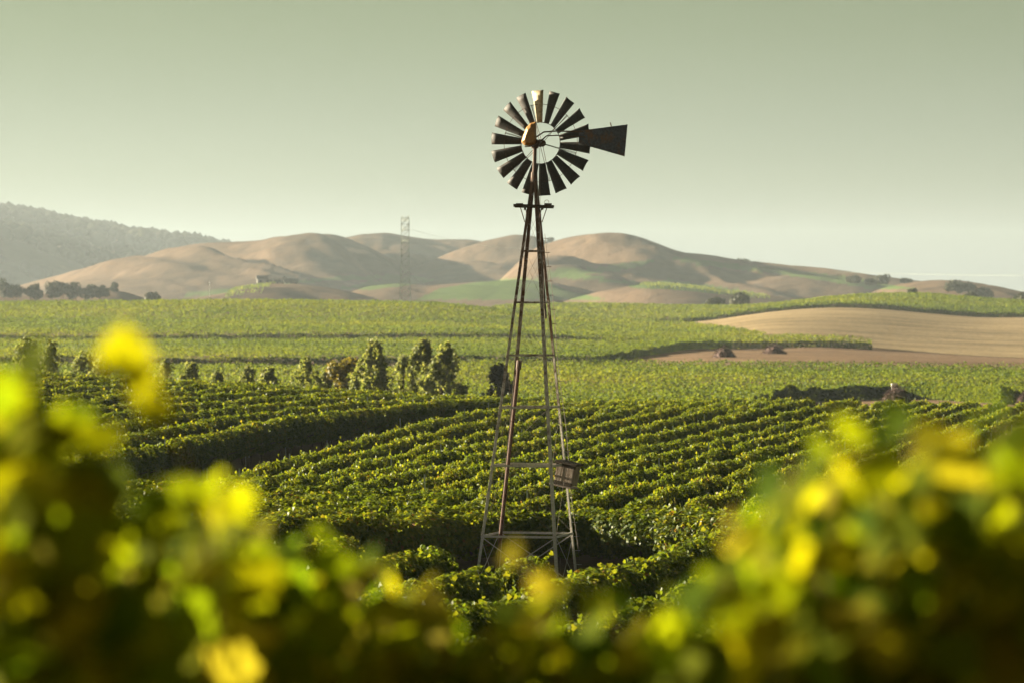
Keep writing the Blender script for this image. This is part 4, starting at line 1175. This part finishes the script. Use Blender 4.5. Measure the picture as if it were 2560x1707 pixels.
hill_rows('thin striped vineyard band on the slope left of the round dark oak', knoll2V, 1600, 1880, 9, 1, 15, 2)

# ------------------------------------------------------------------ near vines, out of focus
def vine_leaf_mesh(k):
    rg = np.random.default_rng(300 + k)
    out = [(0, -0.30), (0.16, -0.46), (0.34, -0.44), (0.38, -0.26), (0.56, -0.10), (0.50, 0.06), (0.34, 0.10), (0.36, 0.32), (0.20, 0.38), (0.10, 0.42), (0, 0.62)]
    out = out + [(-x, y) for x, y in reversed(out[1:-1])]
    V = [(0, -0.02, 0.05)]
    cup = rg.uniform(-0.35, 0.5); tw = rg.uniform(-0.4, 0.4)
    for x, y in out:
        x *= rg.uniform(0.92, 1.08); y *= rg.uniform(0.94, 1.06)
        V.append((x, y, cup * (x * x + y * y) + tw * x * y + (0.10 if abs(x) > 0.3 else 0.0)))
    n = len(out)
    F = [(0, 1 + i, 1 + (i + 1) % n) for i in range(n)]
    return V, F
LM = []
for k in range(24):
    V, F = vine_leaf_mesh(k % 8)
    me = mesh_np('leaf', np.array(V), np.array(F), FGVINE, rnd=np.full(len(F), 0.92 * ((k * 0.618 + 0.1) % 1.0) ** 1.15))
    LM.append(me)
SHOOTS = {
    'near_grapevine_a': ('blurred grapevine filling the left picture edge', 6.9, 0.7, [(-40, 905), (20, 975), (105, 900), (312, 850, 2), (-20, 1020), (-110, 900), (60, 1020), (110, 1090), (20, 1130), (-40, 1210), (80, 1230), (-80, 1330), (40, 1340)]),
    'near_grapevine_b': ('blurred grapevine low at left with pale lit leaves', 7.9, 0.8, [(190, 1300), (290, 1350), (375, 1310), (430, 1340), (490, 1215), (560, 1225), (620, 1320), (240, 1420), (340, 1400), (500, 1380), (120, 1480), (420, 1480), (580, 1450), (60, 1560), (260, 1560)]),
    'near_grapevine_c': ('blurred grapevine low left of the windmill base', 8.7, 0.9, [(690, 1345), (760, 1350), (800, 1420), (880, 1385), (950, 1405), (1030, 1470), (1080, 1560), (660, 1460), (740, 1500), (860, 1500), (960, 1560), (620, 1560), (1060, 1660), (900, 1640)]),
    'near_grapevine_d': ('blurred grapevine low in the middle, under the windmill', 8.3, 0.8, [(1150, 1610), (1240, 1600), (1310, 1400), (1440, 1545), (1520, 1510), (1600, 1545), (1380, 1610), (1660, 1580), (1500, 1640), (1280, 1660), (1700, 1660)]),
    'near_grapevine_e': ('large blurred grapevine right of centre with glowing yellow leaves', 6.9, 0.8, [(1800, 1430), (1880, 1345), (1935, 1275), (1990, 1150), (2070, 1100), (2155, 1110), (2270, 1050), (2300, 1200), (2000, 1250), (2120, 1250), (1860, 1440), (1980, 1420), (2100, 1420), (2230, 1330), (2300, 1400), (1800, 1560), (1920, 1580), (2060, 1580), (2200, 1560)]),
    'near_grapevine_f': ('blurred grapevine filling the right picture edge', 7.1, 0.8, [(2350, 1220), (2410, 1190), (2470, 1065), (2535, 1025), (2600, 1000), (2440, 1300), (2540, 1240), (2380, 1400), (2480, 1420), (2600, 1380), (2340, 1540), (2450, 1560), (2560, 1560)]),
}
def near_vine(name, label, dist, depth, tips, seed):
    rg = np.random.default_rng(seed); rnd_ = random.Random(seed)
    umid = sum(t[0] for t in tips) / len(tips)
    bx = (umid - 1280) / FPX * dist
    base = Vector((bx, dist, g1(bx, dist)))
    root = thing('grapevine', base, label, 'grapevine', 'near grapevines')
    cordon_z = CAMZ - (1760 - HOR) * dist / FPX
    nl = 0
    for (u, v, *few) in tips:
        d = dist + rg.uniform(-0.5, 0.5) * depth
        tip = at(u, v, d)
        length = max(0.42, tip.z - cordon_z + rg.uniform(0.1, 0.3))
        bend = Vector((rg.normal(0, 0.10), rg.normal(0, 0.12), 0))
        bot = tip - Vector((rg.normal(0, 0.07), rg.normal(0, 0.07), length))
        m = int(length / 0.05)
        pts = []
        for i in range(m + 1):
            t = i / m
            pts.append(bot.lerp(tip, t) + bend * math.sin(t * math.pi) * 0.7)
        MB().path([p - base for p in pts], [lerp(0.0055, 0.002, i / m) for i in range(m + 1)], 5).build('cane', CANE, root)
        for i in range(1, m + 1):
            t = i / m
            if few and i < m - few[0]: continue
            sz = lerp(0.130, 0.068, t ** 2.2) * rg.uniform(0.8, 1.2)
            if few: sz = 0.10 if i == m else 0.07
            a = (i % 2) * math.pi + rg.normal(0, 0.7)
            off = Vector((math.cos(a), math.sin(a), rg.uniform(-0.2, 0.5))) * rg.uniform(0.05, 0.10) * (1.0 if t < 0.7 else 0.45)
            nrm = Vector((math.cos(a) * 0.7 + rg.normal(0, 0.45), math.sin(a) * 0.7 + rg.normal(0, 0.45), rg.uniform(0.05, 0.9))).normalized()
            nrm = (nrm + Vector((-0.8, -0.45, 0.25)) * rg.uniform(0, 1.8)).normalized()
            if few:
                off = Vector((0.0, 0.0, -0.02)); nrm = Vector((0.25, -0.95, 0.1)).normalized()
            lf = link('leaf', LM[14] if few else rnd_.choice(LM), root)
            lf.location = pts[i] + off - base
            lf.rotation_mode = 'QUATERNION'
            lf.rotation_quaternion = nrm.to_track_quat('Z', 'Y') @ Matrix.Rotation(rg.uniform(0, 6.28), 3, 'Z').to_quaternion()
            lf.scale = (sz, sz, sz); nl += 1
    tk = MB(); tk.path([(0, 0, -0.1), (0.04, 0.02, 0.5), (-0.03, 0.0, cordon_z - base.z)], [0.05, 0.04, 0.035], 8)
    us = [t[0] for t in tips]
    x0, x1 = (min(us) - 1280) / FPX * dist - bx, (max(us) - 1280) / FPX * dist - bx
    tk.path([(x0, 0, cordon_z - base.z - 0.03), (0, 0.0, cordon_z - base.z), (x1, 0, cordon_z - base.z - 0.02)], [0.02, 0.035, 0.02], 7)
    tk.build('trunk', BARK, root)
    # side shoots and the shaded inner foliage of the hedge
    sp_, sn_, ss_ = [], [], []
    for (u, v, *few) in tips:
        if few: continue
        for rep_ in range(3):
            d = dist + rg.uniform(-0.5, 0.5) * depth
            tip = at(u + rg.uniform(-45, 45), v + rg.uniform(60, 200), d) - base
            for i in range(9):
                a = (i % 2) * math.pi + rg.normal(0, 0.7)
                sp_.append([tip.x + math.cos(a) * 0.055 + rg.normal(0, 0.02), tip.y + math.sin(a) * 0.08, tip.z - i * 0.055])
                sn_.append([math.cos(a) * 0.6 - 0.9 * rg.uniform(0, 1) + rg.normal(0, .4), math.sin(a) * 0.6 - 0.45 + rg.normal(0, .4), rg.uniform(0.1, 0.9)])
                ss_.append(rg.uniform(0.07, 0.12))
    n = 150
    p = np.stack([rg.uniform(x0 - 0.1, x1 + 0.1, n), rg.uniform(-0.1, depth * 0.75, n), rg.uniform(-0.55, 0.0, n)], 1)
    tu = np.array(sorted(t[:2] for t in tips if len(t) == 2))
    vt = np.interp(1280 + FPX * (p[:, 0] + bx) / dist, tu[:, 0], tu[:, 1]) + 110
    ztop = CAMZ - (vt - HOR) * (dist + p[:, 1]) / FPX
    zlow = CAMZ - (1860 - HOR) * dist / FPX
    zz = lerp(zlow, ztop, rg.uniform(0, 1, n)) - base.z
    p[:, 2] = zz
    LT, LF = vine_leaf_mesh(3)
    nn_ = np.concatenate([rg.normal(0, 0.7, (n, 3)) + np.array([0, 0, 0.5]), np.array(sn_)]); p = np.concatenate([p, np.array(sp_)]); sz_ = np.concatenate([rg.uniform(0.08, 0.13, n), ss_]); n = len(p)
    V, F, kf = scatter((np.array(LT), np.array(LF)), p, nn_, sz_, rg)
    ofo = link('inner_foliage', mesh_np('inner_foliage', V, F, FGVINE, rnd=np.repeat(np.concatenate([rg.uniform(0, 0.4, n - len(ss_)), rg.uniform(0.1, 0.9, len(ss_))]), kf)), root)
    ofo['kind'] = 'stuff'
    return nl
cnt = 0
for i, (k, (lab, dist, depth, tips)) in enumerate(SHOOTS.items()):
    cnt += near_vine(k, lab, dist, depth, tips, 500 + i)
print('near leaves', cnt)

# ------------------------------------------------------------------ evening haze
hz = MB(); hz.box((0, 3700, 90), (17000, 8800, 210))
hm, N, L, out = newmat('haze_air')
vol = N.new('ShaderNodeVolumePrincipled')
vol.inputs['Color'].default_value = (0.76, 0.90, 1.0, 1)
vol.inputs['Density'].default_value = 0.55e-4
vol.inputs['Anisotropy'].default_value = 0.25
L.new(vol.outputs[0], out.inputs['Volume'])
ho = hz.build('haze', hm); ho['kind'] = 'stuff'
